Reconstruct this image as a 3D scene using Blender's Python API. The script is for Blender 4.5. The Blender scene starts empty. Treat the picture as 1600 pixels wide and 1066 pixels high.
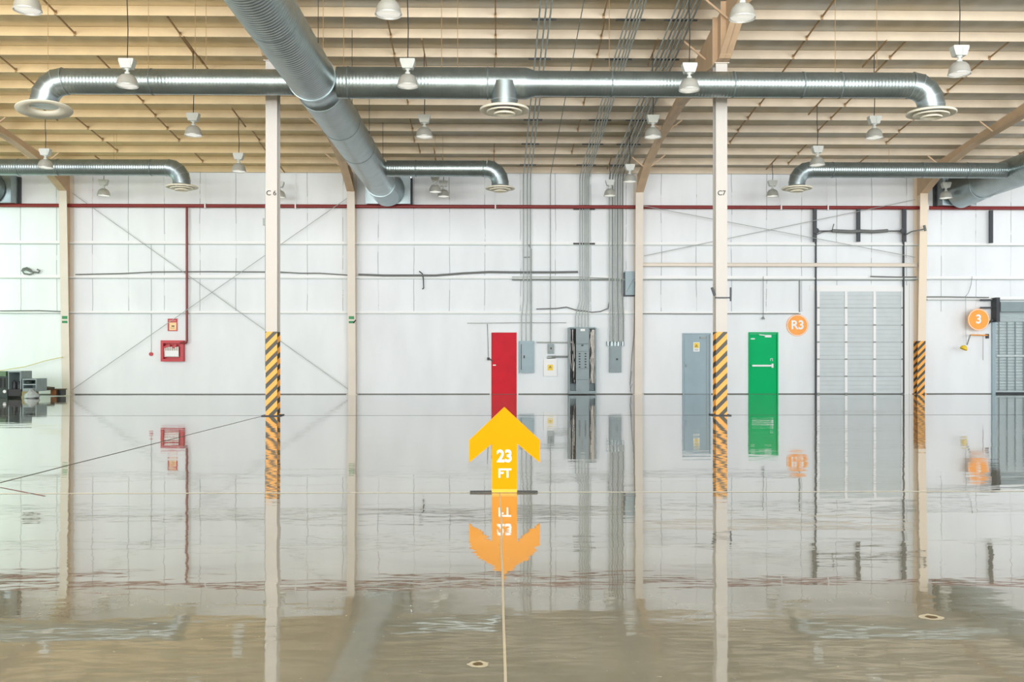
import bpy, math, random
from mathutils import Vector, Matrix
random.seed(7)
R = math.radians
scene = bpy.context.scene
col = scene.collection

# ------------------------------------------------------------------ camera, world, lights
F, HOR, YAW, EYE = 1500.0, 558.0, R(1.0), 1.28
cam_d = bpy.data.cameras.new('camera'); cam = bpy.data.objects.new('camera', cam_d); col.objects.link(cam)
cam.location = (0, 0, EYE); cam.rotation_euler = (R(90), 0, -YAW)
cam_d.sensor_width = 36; cam_d.lens = 36*F/1600; cam_d.shift_y = (HOR-533)/1600
cam_d.clip_end = 300
scene.camera = cam
scene.view_settings.view_transform = 'Standard'; scene.view_settings.look = 'None'
scene.view_settings.gamma = 1; scene.view_settings.use_curve_mapping = False
scene.view_settings.exposure = 0.11
scene.cycles.max_bounces = 8; scene.cycles.diffuse_bounces = 4; scene.cycles.glossy_bounces = 4

w = bpy.data.worlds.new('daylight'); scene.world = w; w.use_nodes = True
bg = w.node_tree.nodes['Background']; bg.inputs[0].default_value = (0.93, 0.96, 1, 1); bg.inputs[1].default_value = 1.12

def area(name, loc, rot, sx, sy, power, color):
    d = bpy.data.lights.new(name, 'AREA'); d.shape = 'RECTANGLE'; d.size = sx; d.size_y = sy
    d.energy = power; d.color = color
    o = bpy.data.objects.new(name, d); col.objects.link(o); o.location = loc; o.rotation_euler = rot
    return o
# fill light added behind the camera, and daylight through the bay on the left
area('rear_fill_light', (0, -46, 6.5), (R(90), 0, 0), 80, 13, 30000, (0.96, 0.98, 1))
# added uplight beyond the hall floor, brightening the underside of the roof
area('ceiling_fill_light', (0, -33, -0.3), (R(180), 0, 0), 70, 20, 115000, (1, 0.97, 0.92))
area('daylight_side_bay', (-20.6, 30.0, 3.4), (R(90), 0, R(-55)), 3.5, 6, 110, (0.32, 1.0, 0.38))

# ------------------------------------------------------------------ measuring helpers
SA, CA = math.sin(YAW), math.cos(YAW)
def P(px, py, Y):
    "point at depth Y (metres from the camera along the hall) seen at a position of the survey photograph"
    cx, cz = (px-800)/F, (HOR-py)/F
    d = Vector((SA+cx*CA, CA-cx*SA, cz)); t = Y/d.y
    return Vector((d.x*t, Y, EYE+d.z*t))
def X(px, Y): return P(px, 558, Y).x
def Z(py, px, Y): return P(px, py, Y).z
WY = 32.97                                   # far wall face
def zb(Y): return 7.57+0.109*(WY-Y)          # underside of the purlins

# ------------------------------------------------------------------ materials
def lin(c):
    c = c/255.0
    return c/12.92 if c <= 0.04045 else ((c+0.055)/1.055)**2.4
def rgb(r, g, b): return (lin(r), lin(g), lin(b), 1)
def mat(name, c, rough=0.6, metal=0.0, var=0.0, scale=3.0, bump=0.0, bscale=20.0, stretch=(1, 1, 1), spec=0.5):
    m = bpy.data.materials.new(name); m.use_nodes = True
    nt = m.node_tree; N = nt.nodes; L = nt.links; b = N['Principled BSDF']
    b.inputs['Base Color'].default_value = c; b.inputs['Roughness'].default_value = rough
    b.inputs['Metallic'].default_value = metal; b.inputs['Specular IOR Level'].default_value = spec
    tc = N.new('ShaderNodeTexCoord'); mp = N.new('ShaderNodeMapping'); mp.inputs['Scale'].default_value = stretch
    L.new(tc.outputs['Object'], mp.inputs[0])
    if var > 0:
        n = N.new('ShaderNodeTexNoise'); n.inputs['Scale'].default_value = scale; n.inputs['Detail'].default_value = 5
        L.new(mp.outputs[0], n.inputs[0])
        r = N.new('ShaderNodeMapRange'); r.inputs[1].default_value = 0.3; r.inputs[2].default_value = 0.7
        r.inputs[3].default_value = 1-var; r.inputs[4].default_value = 1+var*0.5
        L.new(n.outputs[0], r.inputs[0])
        mx = N.new('ShaderNodeVectorMath'); mx.operation = 'SCALE'; mx.inputs[0].default_value = c[:3]
        L.new(r.outputs[0], mx.inputs['Scale']); L.new(mx.outputs[0], b.inputs['Base Color'])
    if bump > 0:
        n2 = N.new('ShaderNodeTexNoise'); n2.inputs['Scale'].default_value = bscale
        L.new(mp.outputs[0], n2.inputs[0])
        bm = N.new('ShaderNodeBump'); bm.inputs['Strength'].default_value = bump; bm.inputs['Distance'].default_value = 0.02
        L.new(n2.outputs[0], bm.inputs['Height']); L.new(bm.outputs[0], b.inputs['Normal'])
    return m
def emis(name, c, s, base=None):
    m = mat(name, base or c, 0.3); b = m.node_tree.nodes['Principled BSDF']
    b.inputs['Emission Color'].default_value = c; b.inputs['Emission Strength'].default_value = s
    return m

M = {}
M['cream'] = mat('cream_paint', rgb(222, 213, 200), 0.5, var=0.05, scale=2)
M['tan'] = mat('tan_primer', rgb(214, 186, 146), 0.6, var=0.10, scale=1.2, stretch=(0.4, 1, 1))
M['rafter'] = mat('rafter_paint', rgb(214, 184, 150), 0.6, var=0.08)
M['brown'] = mat('brown_steel', rgb(164, 132, 90), 0.6)
M['zinc'] = mat('galvanised', rgb(168, 180, 182), 0.35, 0.6, var=0.12, scale=14)
M['darkzinc'] = mat('weathered_zinc', rgb(120, 132, 134), 0.55, 0.4)
M['conduit'] = mat('conduit_steel', rgb(172, 180, 176), 0.45, 0.35, var=0.1)
M['darkconduit'] = mat('dull_conduit', rgb(136, 142, 138), 0.5, 0.3)
M['black'] = mat('black_rubber', rgb(38, 40, 40), 0.5)
M['darksteel'] = mat('dark_steel', rgb(62, 66, 70), 0.5, 0.3)
M['cable'] = mat('grey_cable', rgb(112, 116, 114), 0.6)
M['redpipe'] = mat('red_pipe', rgb(134, 40, 38), 0.4, var=0.1)
M['red'] = mat('red_enamel', rgb(210, 28, 46), 0.5, var=0.12, scale=2.5, spec=0.15)
M['firered'] = mat('fire_red', rgb(190, 40, 48), 0.4)
M['green'] = mat('green_enamel', rgb(0, 178, 106), 0.4, var=0.04, scale=2, spec=0.06)
M['greydoor'] = mat('grey_enamel', rgb(142, 166, 176), 0.45, var=0.06, scale=3)
M['panelgrey'] = mat('switchgear_grey', rgb(132, 148, 152), 0.45, var=0.06, scale=4)
M['panelblue'] = mat('panel_bluegrey', rgb(150, 172, 180), 0.45, var=0.05, scale=4)
M['white'] = mat('white_paint', rgb(236, 238, 238), 0.5)
M['yellow'] = mat('label_yellow', rgb(240, 205, 50), 0.5)
M['gold'] = mat('arrow_yellow', rgb(228, 148, 6), 0.7, spec=0.08)
M['goldlow'] = mat('arrow_yellow_pale', rgb(228, 176, 70), 0.7, spec=0.08)
M['orange'] = mat('sign_orange', rgb(252, 164, 62), 0.5)
M['wood'] = mat('pallet_wood', rgb(150, 96, 56), 0.7, var=0.2, scale=8)
M['wooddark'] = mat('weathered_wood', rgb(92, 78, 52), 0.8, var=0.2, scale=8)
M['carton'] = mat('carton_brown', rgb(150, 140, 96), 0.8, var=0.15, scale=8)
M['lens'] = emis('lamp_lens', (1, 0.97, 0.9, 1), 0.55, rgb(235, 235, 225))
M['shade'] = mat('lamp_shade_aluminium', rgb(196, 198, 192), 0.35, 0.35)
M['ballast'] = mat('ballast_grey', rgb(205, 210, 205), 0.5)
M['diff'] = mat('diffuser_cream', rgb(238, 232, 212), 0.5)
M['darkvoid'] = mat('duct_inside', rgb(70, 76, 78), 0.6)
M['joint'] = mat('joint_dark', rgb(96, 98, 92), 0.6)
M['jointpale'] = mat('joint_pale', rgb(238, 238, 230), 0.4)
M['jointgrey'] = mat('joint_filler', rgb(188, 184, 168), 0.5)
M['rope'] = mat('barrier_yellow', rgb(214, 206, 120), 0.6)
M['sleeve'] = mat('green_sticker', rgb(40, 140, 84), 0.5)
M['hose'] = mat('hose_white', rgb(226, 222, 214), 0.6, var=0.1, scale=20)

def duct_mat(name, axis):
    m = mat(name, rgb(158, 170, 170), 0.34, 0.85, var=0.12, scale=3)
    nt = m.node_tree; N = nt.nodes; L = nt.links; b = N['Principled BSDF']
    tc = N.new('ShaderNodeTexCoord')
    wv = N.new('ShaderNodeTexWave'); wv.bands_direction = axis; wv.inputs['Scale'].default_value = 4.5
    wv.wave_profile = 'SIN'
    n = N.new('ShaderNodeTexNoise'); n.inputs['Scale'].default_value = 5
    L.new(tc.outputs['Object'], wv.inputs[0]); L.new(tc.outputs['Object'], n.inputs[0])
    ad = N.new('ShaderNodeMath'); ad.operation = 'MULTIPLY_ADD'; ad.inputs[1].default_value = 1.2
    L.new(n.outputs[0], ad.inputs[0]); L.new(wv.outputs['Fac'], ad.inputs[2])
    bm = N.new('ShaderNodeBump'); bm.inputs['Strength'].default_value = 0.22; bm.inputs['Distance'].default_value = 0.012
    L.new(ad.outputs[0], bm.inputs['Height']); L.new(bm.outputs[0], b.inputs['Normal'])
    return m
M['ductx'] = duct_mat('spiral_duct_cross', 'X'); M['ducty'] = duct_mat('spiral_duct_long', 'Y')
for n_ in M['ducty'].node_tree.nodes:
    if n_.type == 'TEX_WAVE': n_.inputs['Scale'].default_value = 3.0
    if n_.type == 'BUMP': n_.inputs['Distance'].default_value = 0.02
M['elbow'] = mat('elbow_steel', rgb(160, 173, 176), 0.32, 0.85, var=0.08, scale=4)

def hazard_mat(name, base, cream):
    "painted column: hazard stripes up to 1.83 m, paint above"
    m = mat(name, base, 0.5); nt = m.node_tree; N = nt.nodes; L = nt.links; b = N['Principled BSDF']
    tc = N.new('ShaderNodeTexCoord'); sp = N.new('ShaderNodeSeparateXYZ'); L.new(tc.outputs['Object'], sp.inputs[0])
    a = N.new('ShaderNodeMath'); a.operation = 'SUBTRACT'; L.new(sp.outputs[2], a.inputs[0]); L.new(sp.outputs[0], a.inputs[1])
    y = N.new('ShaderNodeMath'); y.operation = 'ADD'; L.new(a.outputs[0], y.inputs[0]); L.new(sp.outputs[1], y.inputs[1])
    f = N.new('ShaderNodeMath'); f.operation = 'PINGPONG'; f.inputs[1].default_value = 0.122; L.new(y.outputs[0], f.inputs[0])
    g = N.new('ShaderNodeMath'); g.operation = 'GREATER_THAN'; g.inputs[1].default_value = 0.066; L.new(f.outputs[0], g.inputs[0])
    mx = N.new('ShaderNodeMix'); mx.data_type = 'RGBA'; L.new(g.outputs[0], mx.inputs[0])
    mx.inputs[6].default_value = rgb(250, 178, 78); mx.inputs[7].default_value = rgb(74, 74, 66)
    lt = N.new('ShaderNodeMath'); lt.operation = 'GREATER_THAN'; lt.inputs[1].default_value = 1.83; L.new(sp.outputs[2], lt.inputs[0])
    m2 = N.new('ShaderNodeMix'); m2.data_type = 'RGBA'; L.new(lt.outputs[0], m2.inputs[0])
    L.new(mx.outputs[2], m2.inputs[6]); m2.inputs[7].default_value = cream
    L.new(m2.outputs[2], b.inputs['Base Color'])
    return m
M['hazard'] = hazard_mat('hazard_striped_paint', rgb(240, 232, 218), rgb(200, 196, 190))
M['hazard2'] = hazard_mat('hazard_striped_wall_column', rgb(240, 232, 218), rgb(236, 220, 198))

# wall: white insulated sheet above, smooth concrete below 2.83 m
def wall_mat():
    m = mat('white_wall', rgb(232, 237, 240), 0.6); nt = m.node_tree; N = nt.nodes; L = nt.links; b = N['Principled BSDF']
    tc = N.new('ShaderNodeTexCoord'); sp = N.new('ShaderNodeSeparateXYZ'); L.new(tc.outputs['Object'], sp.inputs[0])
    def math_(op, a, bb=None, c=None):
        n = N.new('ShaderNodeMath'); n.operation = op
        for i, v in enumerate((a, bb, c)):
            if v is None: continue
            if isinstance(v, (int, float)): n.inputs[i].default_value = v
            else: L.new(v, n.inputs[i])
        return n.outputs[0]
    nz = N.new('ShaderNodeTexNoise'); nz.inputs['Scale'].default_value = 0.6; nz.inputs['Detail'].default_value = 3
    L.new(tc.outputs['Object'], nz.inputs[0])
    wob = math_('MULTIPLY_ADD', nz.outputs[0], 0.10, sp.outputs[0])
    x0 = X(77, WY)
    pp = math_('PINGPONG', math_('ADD', wob, -x0-0.05+60.5), 0.6075)
    seam = math_('LESS_THAN', pp, 0.012)
    up = math_('GREATER_THAN', sp.outputs[2], 2.85)
    st = N.new('ShaderNodeTexNoise'); st.inputs['Scale'].default_value = 2.2; st.inputs['Detail'].default_value = 4
    mp = N.new('ShaderNodeMapping'); mp.inputs['Scale'].default_value = (1.4, 1, 0.5); L.new(tc.outputs['Object'], mp.inputs[0]); L.new(mp.outputs[0], st.inputs[0])
    gate = math_('GREATER_THAN', st.outputs[0], 0.47)
    s1 = math_('MULTIPLY', math_('MULTIPLY', seam, up), math_('MULTIPLY_ADD', gate, 0.36, 0.16))
    dirt = N.new('ShaderNodeTexNoise'); dirt.inputs['Scale'].default_value = 0.9; dirt.inputs['Detail'].default_value = 6
    L.new(mp.outputs[0], dirt.inputs[0])
    dr = N.new('ShaderNodeMapRange'); dr.inputs[1].default_value = 0.35; dr.inputs[2].default_value = 0.75; dr.inputs[3].default_value = 0; dr.inputs[4].default_value = 0.10
    L.new(dirt.outputs[0], dr.inputs[0])
    tot = math_('ADD', s1, dr.outputs[0])
    mx = N.new('ShaderNodeMix'); mx.data_type = 'RGBA'; L.new(tot, mx.inputs[0])
    mx.inputs[6].default_value = rgb(234, 239, 242); mx.inputs[7].default_value = rgb(96, 104, 108)
    L.new(mx.outputs[2], b.inputs['Base Color'])
    # quilted facing between the girts
    h = math_('MULTIPLY', math_('POWER', math_('MULTIPLY', pp, 1.6), 0.35), up)
    h2 = math_('MULTIPLY_ADD', st.outputs[0], 0.35, h)
    bm = N.new('ShaderNodeBump'); bm.inputs['Strength'].default_value = 0.35; bm.inputs['Distance'].default_value = 0.05
    L.new(h2, bm.inputs['Height']); L.new(bm.outputs[0], b.inputs['Normal'])
    return m
M['wall'] = wall_mat()

def floor_mat():
    m = mat('polished_concrete', rgb(160, 154, 134), 0.35); nt = m.node_tree; N = nt.nodes; L = nt.links; b = N['Principled BSDF']
    tc = N.new('ShaderNodeTexCoord')
    n1 = N.new('ShaderNodeTexNoise'); n1.inputs['Scale'].default_value = 0.7; n1.inputs['Detail'].default_value = 8; n1.inputs['Roughness'].default_value = 0.65
    L.new(tc.outputs['Object'], n1.inputs[0])
    cr = N.new('ShaderNodeValToRGB'); cr.color_ramp.elements[0].position = 0.3; cr.color_ramp.elements[1].position = 0.72
    cr.color_ramp.elements[0].color = rgb(120, 120, 110); cr.color_ramp.elements[1].color = rgb(148, 148, 138)
    L.new(n1.outputs[0], cr.inputs[0])
    n2 = N.new('ShaderNodeTexNoise'); n2.inputs['Scale'].default_value = 28; n2.inputs['Detail'].default_value = 3
    L.new(tc.outputs['Object'], n2.inputs[0])
    sr = N.new('ShaderNodeMapRange'); sr.inputs[1].default_value = 0.70; sr.inputs[2].default_value = 0.78
    L.new(n2.outputs[0], sr.inputs[0])
    mx = N.new('ShaderNodeMix'); mx.data_type = 'RGBA'; L.new(sr.outputs[0], mx.inputs[0]); L.new(cr.outputs[0], mx.inputs[6])
    mx.inputs[7].default_value = rgb(206, 204, 190)
    L.new(mx.outputs[2], b.inputs['Base Color'])
    b.inputs['Roughness'].default_value = 0.5; b.inputs['Specular IOR Level'].default_value = 0.0
    # slow trowel waves across the slab
    mp = N.new('ShaderNodeMapping'); mp.inputs['Scale'].default_value = (0.55, 1.3, 1); L.new(tc.outputs['Object'], mp.inputs[0])
    nw = N.new('ShaderNodeTexNoise'); nw.inputs['Scale'].default_value = 1.0; nw.inputs['Detail'].default_value = 4.5; nw.inputs['Roughness'].default_value = 0.5
    L.new(mp.outputs[0], nw.inputs[0])
    bm = N.new('ShaderNodeBump'); bm.inputs['Strength'].default_value = 1.0; bm.inputs['Distance'].default_value = 0.0048
    L.new(nw.outputs[0], bm.inputs['Height']); 
    gl = N.new('ShaderNodeBsdfGlossy'); gl.inputs['Roughness'].default_value = 0.028; gl.inputs[0].default_value = (1, 1, 1, 1)
    L.new(bm.outputs[0], gl.inputs['Normal'])
    lw = N.new('ShaderNodeLayerWeight'); pw = N.new('ShaderNodeMath'); pw.operation = 'POWER'; pw.inputs[1].default_value = 3.3
    L.new(lw.outputs['Facing'], pw.inputs[0])           # polish: mirror-like at grazing angles
    ms = N.new('ShaderNodeMixShader'); L.new(pw.outputs[0], ms.inputs[0]); L.new(b.outputs[0], ms.inputs[1]); L.new(gl.outputs[0], ms.inputs[2])
    L.new(ms.outputs[0], N['Material Output'].inputs[0])
    return m
M['floor'] = floor_mat()

def roof_mat():
    m = mat('roof_sheet', rgb(160, 155, 140), 0.5); nt = m.node_tree; N = nt.nodes; L = nt.links; b = N['Principled BSDF']
    tc = N.new('ShaderNodeTexCoord'); sp = N.new('ShaderNodeSeparateXYZ'); L.new(tc.outputs['Object'], sp.inputs[0])
    n = N.new('ShaderNodeTexNoise'); n.inputs['Scale'].default_value = 0.5; n.inputs['Detail'].default_value = 6
    L.new(tc.outputs['Object'], n.inputs[0])
    cr = N.new('ShaderNodeValToRGB'); cr.color_ramp.elements[0].position = 0.35; cr.color_ramp.elements[1].position = 0.65
    cr.color_ramp.elements[0].color = rgb(208, 194, 166); cr.color_ramp.elements[1].color = rgb(204, 204, 198)
    L.new(n.outputs[0], cr.inputs[0])
    wv = N.new('ShaderNodeTexWave'); wv.bands_direction = 'X'; wv.inputs['Scale'].default_value = 0.52
    L.new(tc.outputs['Object'], wv.inputs[0])
    bm = N.new('ShaderNodeBump'); bm.inputs['Strength'].default_value = 0.5; bm.inputs['Distance'].default_value = 0.05
    L.new(wv.outputs['Fac'], bm.inputs['Height']); L.new(bm.outputs[0], b.inputs['Normal'])
    # warm light on the left-hand bays, painted into the sheet colour
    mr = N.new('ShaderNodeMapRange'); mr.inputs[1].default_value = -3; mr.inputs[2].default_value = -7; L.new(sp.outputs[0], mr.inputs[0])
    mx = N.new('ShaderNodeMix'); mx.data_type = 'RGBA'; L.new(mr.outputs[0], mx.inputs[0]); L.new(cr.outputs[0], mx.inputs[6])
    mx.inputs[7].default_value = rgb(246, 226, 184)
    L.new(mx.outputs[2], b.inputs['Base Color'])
    return m
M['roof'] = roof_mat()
def purlin_mat():
    m = mat('purlin_paint', rgb(222, 206, 180), 0.55); nt = m.node_tree; N = nt.nodes; L = nt.links; b = N['Principled BSDF']
    tc = N.new('ShaderNodeTexCoord'); sp = N.new('ShaderNodeSeparateXYZ'); L.new(tc.outputs['Object'], sp.inputs[0])
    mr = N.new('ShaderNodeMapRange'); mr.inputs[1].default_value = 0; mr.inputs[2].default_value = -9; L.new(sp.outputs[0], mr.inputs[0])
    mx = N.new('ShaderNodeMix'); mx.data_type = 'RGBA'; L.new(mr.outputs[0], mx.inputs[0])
    mx.inputs[6].default_value = rgb(216, 202, 180); mx.inputs[7].default_value = rgb(222, 198, 152)  # warmer light towards the left, mixed into the purlin colour
    n = N.new('ShaderNodeTexNoise'); n.inputs['Scale'].default_value = 2.0; n.inputs['Detail'].default_value = 5; L.new(tc.outputs['Object'], n.inputs[0])
    r = N.new('ShaderNodeMapRange'); r.inputs[1].default_value = 0.3; r.inputs[2].default_value = 0.7; r.inputs[3].default_value = 0.9; r.inputs[4].default_value = 1.03
    L.new(n.outputs[0], r.inputs[0])
    s = N.new('ShaderNodeVectorMath'); s.operation = 'SCALE'; L.new(mx.outputs[2], s.inputs[0]); L.new(r.outputs[0], s.inputs['Scale'])
    L.new(s.outputs[0], b.inputs['Base Color'])
    return m
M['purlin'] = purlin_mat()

# ------------------------------------------------------------------ mesh helpers
class MB:
    def __init__(s): s.v = []; s.f = []; s.mi = []; s.cur = 0; s.sm = []; s.smooth = False
    def add(s, vs, fs):
        n = len(s.v); s.v += [tuple(p) for p in vs]
        for f in fs: s.f.append([i+n for i in f]); s.mi.append(s.cur); s.sm.append(s.smooth)
        return s
    def box(s, a, b):
        x0, x1 = sorted((a[0], b[0])); y0, y1 = sorted((a[1], b[1])); z0, z1 = sorted((a[2], b[2]))
        return s.add([(x0, y0, z0), (x1, y0, z0), (x1, y1, z0), (x0, y1, z0), (x0, y0, z1), (x1, y0, z1), (x1, y1, z1), (x0, y1, z1)],
                     [(0, 3, 2, 1), (4, 5, 6, 7), (0, 1, 5, 4), (1, 2, 6, 5), (2, 3, 7, 6), (3, 0, 4, 7)])
    def tube(s, pts, r, n=10, caps=True, smooth=True):
        pts = [Vector(p) for p in pts]; rs = r if isinstance(r, (list, tuple)) else [r]*len(pts)
        rings = []; up = None
        for i, p in enumerate(pts):
            if i == 0: t = pts[1]-p
            elif i == len(pts)-1: t = p-pts[i-1]
            else: t = (pts[i+1]-p).normalized()+(p-pts[i-1]).normalized()
            t.normalize()
            if up is None:
                up = Vector((0, 0, 1)) if abs(t.z) < 0.9 else Vector((0, 1, 0))
            a = t.cross(up)
            if a.length < 1e-4: a = t.cross(Vector((0, 1, 0)))
            a.normalize(); b2 = a.cross(t).normalized(); up = b2
            k = 1.0
            if 0 < i < len(pts)-1:
                c = (pts[i+1]-p).normalized().dot((p-pts[i-1]).normalized()); k = 1/max(0.5, math.sqrt((1+c)/2))
            rings.append([p+(a*math.cos(q)+b2*math.sin(q)*1.0)*rs[i] for q in [2*math.pi*j/n for j in range(n)]])
        vs = [q for rr in rings for q in rr]; fs = []
        for i in range(len(rings)-1):
            for j in range(n):
                fs.append((i*n+j, i*n+(j+1) % n, (i+1)*n+(j+1) % n, (i+1)*n+j))
        o = s.smooth; s.smooth = smooth; s.add(vs, fs); s.smooth = False
        if caps:
            m = len(vs)
            s.add(rings[0], [tuple(range(n))[::-1]]); s.add(rings[-1], [tuple(range(n))])
        s.smooth = o
        return s
    def bar(s, a, b, w, h=None):
        "rectangular bar from a to b"
        a = Vector(a); b = Vector(b); h = h or w; t = (b-a).normalized()
        u = t.cross(Vector((0, 0, 1)))
        if u.length < 1e-3: u = Vector((1, 0, 0))
        u.normalize(); v = u.cross(t).normalized(); u = u*w/2; v = v*h/2
        vs = [a-u-v, a+u-v, a+u+v, a-u+v, b-u-v, b+u-v, b+u+v, b-u+v]
        return s.add(vs, [(0, 1, 2, 3), (7, 6, 5, 4), (0, 4, 5, 1), (1, 5, 6, 2), (2, 6, 7, 3), (3, 7, 4, 0)])
    def lathe(s, c, prof, n=24, smooth=True, tilt=None):
        "prof: list of (r, z) around the vertical through c"
        c = Vector(c); vs = []; fs = []; mt = tilt or Matrix.Identity(3)
        for (r, z) in prof:
            for j in range(n):
                q = 2*math.pi*j/n; vs.append(c+mt@Vector((r*math.cos(q), r*math.sin(q), z)))
        for i in range(len(prof)-1):
            for j in range(n): fs.append((i*n+j, i*n+(j+1) % n, (i+1)*n+(j+1) % n, (i+1)*n+j))
        o = s.smooth; s.smooth = smooth; s.add(vs, fs); s.smooth = o
        return s
    def prism(s, pts, d):
        "pts: outline; d: extrusion vector"
        n = len(pts); pts = [Vector(p) for p in pts]; d = Vector(d)
        vs = pts+[p+d for p in pts]
        fs = [tuple(range(n))[::-1], tuple(range(n, 2*n))]+[(i, (i+1) % n, n+(i+1) % n, n+i) for i in range(n)]
        return s.add(vs, fs)
    def build(s, name, mats, parent=None, origin=None):
        me = bpy.data.meshes.new(name); o0 = Vector(origin) if origin is not None else Vector((0, 0, 0))
        me.from_pydata([tuple(Vector(v)-o0) for v in s.v], [], s.f)
        if not isinstance(mats, (list, tuple)): mats = [mats]
        for m in mats: me.materials.append(m)
        for p, mi, sm in zip(me.polygons, s.mi, s.sm): p.material_index = mi; p.use_smooth = sm
        me.update()
        import bmesh
        bm = bmesh.new(); bm.from_mesh(me); bmesh.ops.recalc_face_normals(bm, faces=bm.faces); bm.to_mesh(me); bm.free()
        o = bpy.data.objects.new(name, me); col.objects.link(o); o.location = o0
        if parent is not None:
            o.parent = parent; o.location = o0-world_loc(parent)
        return o
LOC = {}
def world_loc(o):
    v = Vector(o.location)
    while o.parent is not None: o = o.parent; v += Vector(o.location)
    return v
def tag(o, label=None, cat=None, group=None, kind=None):
    if label: o['label'] = label
    if cat: o['category'] = cat
    if group: o['group'] = group
    if kind: o['kind'] = kind
    return o
def thing(name, loc, label, cat, group=None):
    o = bpy.data.objects.new(name, None); col.objects.link(o); o.location = loc; o.empty_display_size = 0.2
    return tag(o, label, cat, group)
def struct(o): o['kind'] = 'structure'; return o
def text(name, body, size, loc, m, parent=None, bold=0.0, align='CENTER', sx=1.0):
    c = bpy.data.curves.new(name, 'FONT'); c.body = body; c.size = size; c.align_x = align; c.align_y = 'CENTER'
    c.extrude = 0.003; c.offset = bold
    t = bpy.data.objects.new(name, c); col.objects.link(t)
    dg = bpy.context.evaluated_depsgraph_get(); me = bpy.data.meshes.new_from_object(t.evaluated_get(dg))
    bpy.data.objects.remove(t); me.materials.clear(); me.materials.append(m)
    me.transform(Matrix.Diagonal((sx, 1, 1, 1)))
    me.transform(Matrix.Rotation(R(90), 4, 'X'))
    o = bpy.data.objects.new(name, me); col.objects.link(o)
    o.location = Vector(loc)-(world_loc(parent) if parent else Vector((0, 0, 0))); o.parent = parent
    return o
ORD = ['first', 'second', 'third', 'fourth', 'fifth', 'sixth', 'seventh', 'eighth', 'ninth', 'tenth', 'eleventh', 'twelfth',
       'thirteenth', 'fourteenth', 'fifteenth', 'sixteenth', 'seventeenth', 'eighteenth', 'nineteenth', 'twentieth']

# ------------------------------------------------------------------ the setting
XL, XR = -22, 22
fl = struct(MB().box((XL, -22, -0.1), (XR, WY+0.25, 0)).build('floor', M['floor']))
def joint(a, b, w, m, nm='floor_joint'):
    d = Vector(b)-Vector(a); u = Vector((d.y, -d.x, 0)).normalized()*w/2
    n = max(2, int(d.length/0.8)); p1 = []; p2 = []
    for i in range(n+1):
        q = Vector(a)+d*i/n+u.normalized()*random.uniform(-1, 1)*0.006
        p1.append(q+u); p2.append(q-u)
    vs = [(p.x, p.y, 0.0015) for p in p1+p2]
    mb = MB(); mb.add(vs, [(i, i+1, n+2+i, n+1+i) for i in range(n)])
    return mb.build(nm, m, fl)
joint((XL, 21.04, 0), (XR, 21.04, 0), 0.05, M['joint'])
joint((XL, 9.06, 0), (XR, 9.06, 0), 0.05, M['jointpale'])
joint((-5.04, 9.1, 0), (-5.04, 21.0, 0), 0.03, M['joint'])
joint((0.045, 0.5, 0), (0.045, 9.0, 0), 0.012, M['jointgrey'])
joint((X(0, 9.5), 9.5, 0), (X(70, 8.9), 8.9, 0), 0.02, M['redpipe'], 'floor_scratch')
for (px, py, r) in ((747, 1038, 0.028), (1455, 968, 0.036)):
    Y0 = EYE*F/(py-HOR); x0 = X(px, Y0)
    mb = MB()
    def disc(rr, z, m_i):
        mb.cur = m_i; n = 18
        mb.add([(x0+rr*math.cos(2*math.pi*i/n)*random.uniform(.85, 1.1), Y0+rr*1.0*math.sin(2*math.pi*i/n)*random.uniform(.85, 1.1), z) for i in range(n)], [tuple(range(n))])
    disc(r*1.6, 0.001, 1); disc(r*0.8, 0.002, 0)
    mb.build('floor_anchor_scar', [M['wooddark'], M['jointgrey']], fl)

wall = struct(MB().box((XL, WY, 0), (XR, WY+0.25, 7.95)).build('wall_far', M['wall']))
a_, b_ = P(640.6, 300, WY).x, P(642.4, 300, WY).x
MB().box((a_, WY-.006, 7.02), (b_, WY-.001, 7.52)).build('daylight_gap', emis('daylight_gap', (.85, .93, 1, 1), 5.0), wall)
b = MB().box((XL, WY-0.02, 0), (XR, WY, 0.025)); struct(b.build('baseboard_far', M['joint']))
# roof sheet, following the slope
zt = lambda Y: zb(Y)+0.235
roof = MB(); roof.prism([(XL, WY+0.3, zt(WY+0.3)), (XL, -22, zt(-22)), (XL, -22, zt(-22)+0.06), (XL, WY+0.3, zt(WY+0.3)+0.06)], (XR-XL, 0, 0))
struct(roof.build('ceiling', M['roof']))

# ------------------------------------------------------------------ frames
FX = [X(102, 32.6), X(549.5, 32.6), X(998, 32.6), X(1440, 32.6)]
FXc = FX[:]; FXc[1] = X(424, 20.9); FXc[2] = X(1127.5, 20.9)
BOT = [(32.38, 6.85), (31.5, 7.18), (30.6, 7.48), (28.9, 7.75), (25.5, 7.98), (22.6, 7.90), (21.2, 7.72), (20.6, 7.72), (19.4, 8.30), (17.5, 8.75), (14.0, 9.15), (9.0, 9.35), (4.0, 10.0)]
def zbot(Y):
    for (a, za), (b_, z2) in zip(BOT, BOT[1:]):
        if b_ <= Y <= a: return za+(z2-za)*(a-Y)/(a-b_)
    return zb(Y)-0.4
frame_lbl = ['tan steel wall frame at the left with a pale knee, beside the stacked equipment',
             'cream steel wall frame standing behind and right of column C6',
             'tan steel wall frame beside the tall grey switchboard',
             'steel wall frame with hazard stripes at its foot beside the white sectional door']
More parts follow.
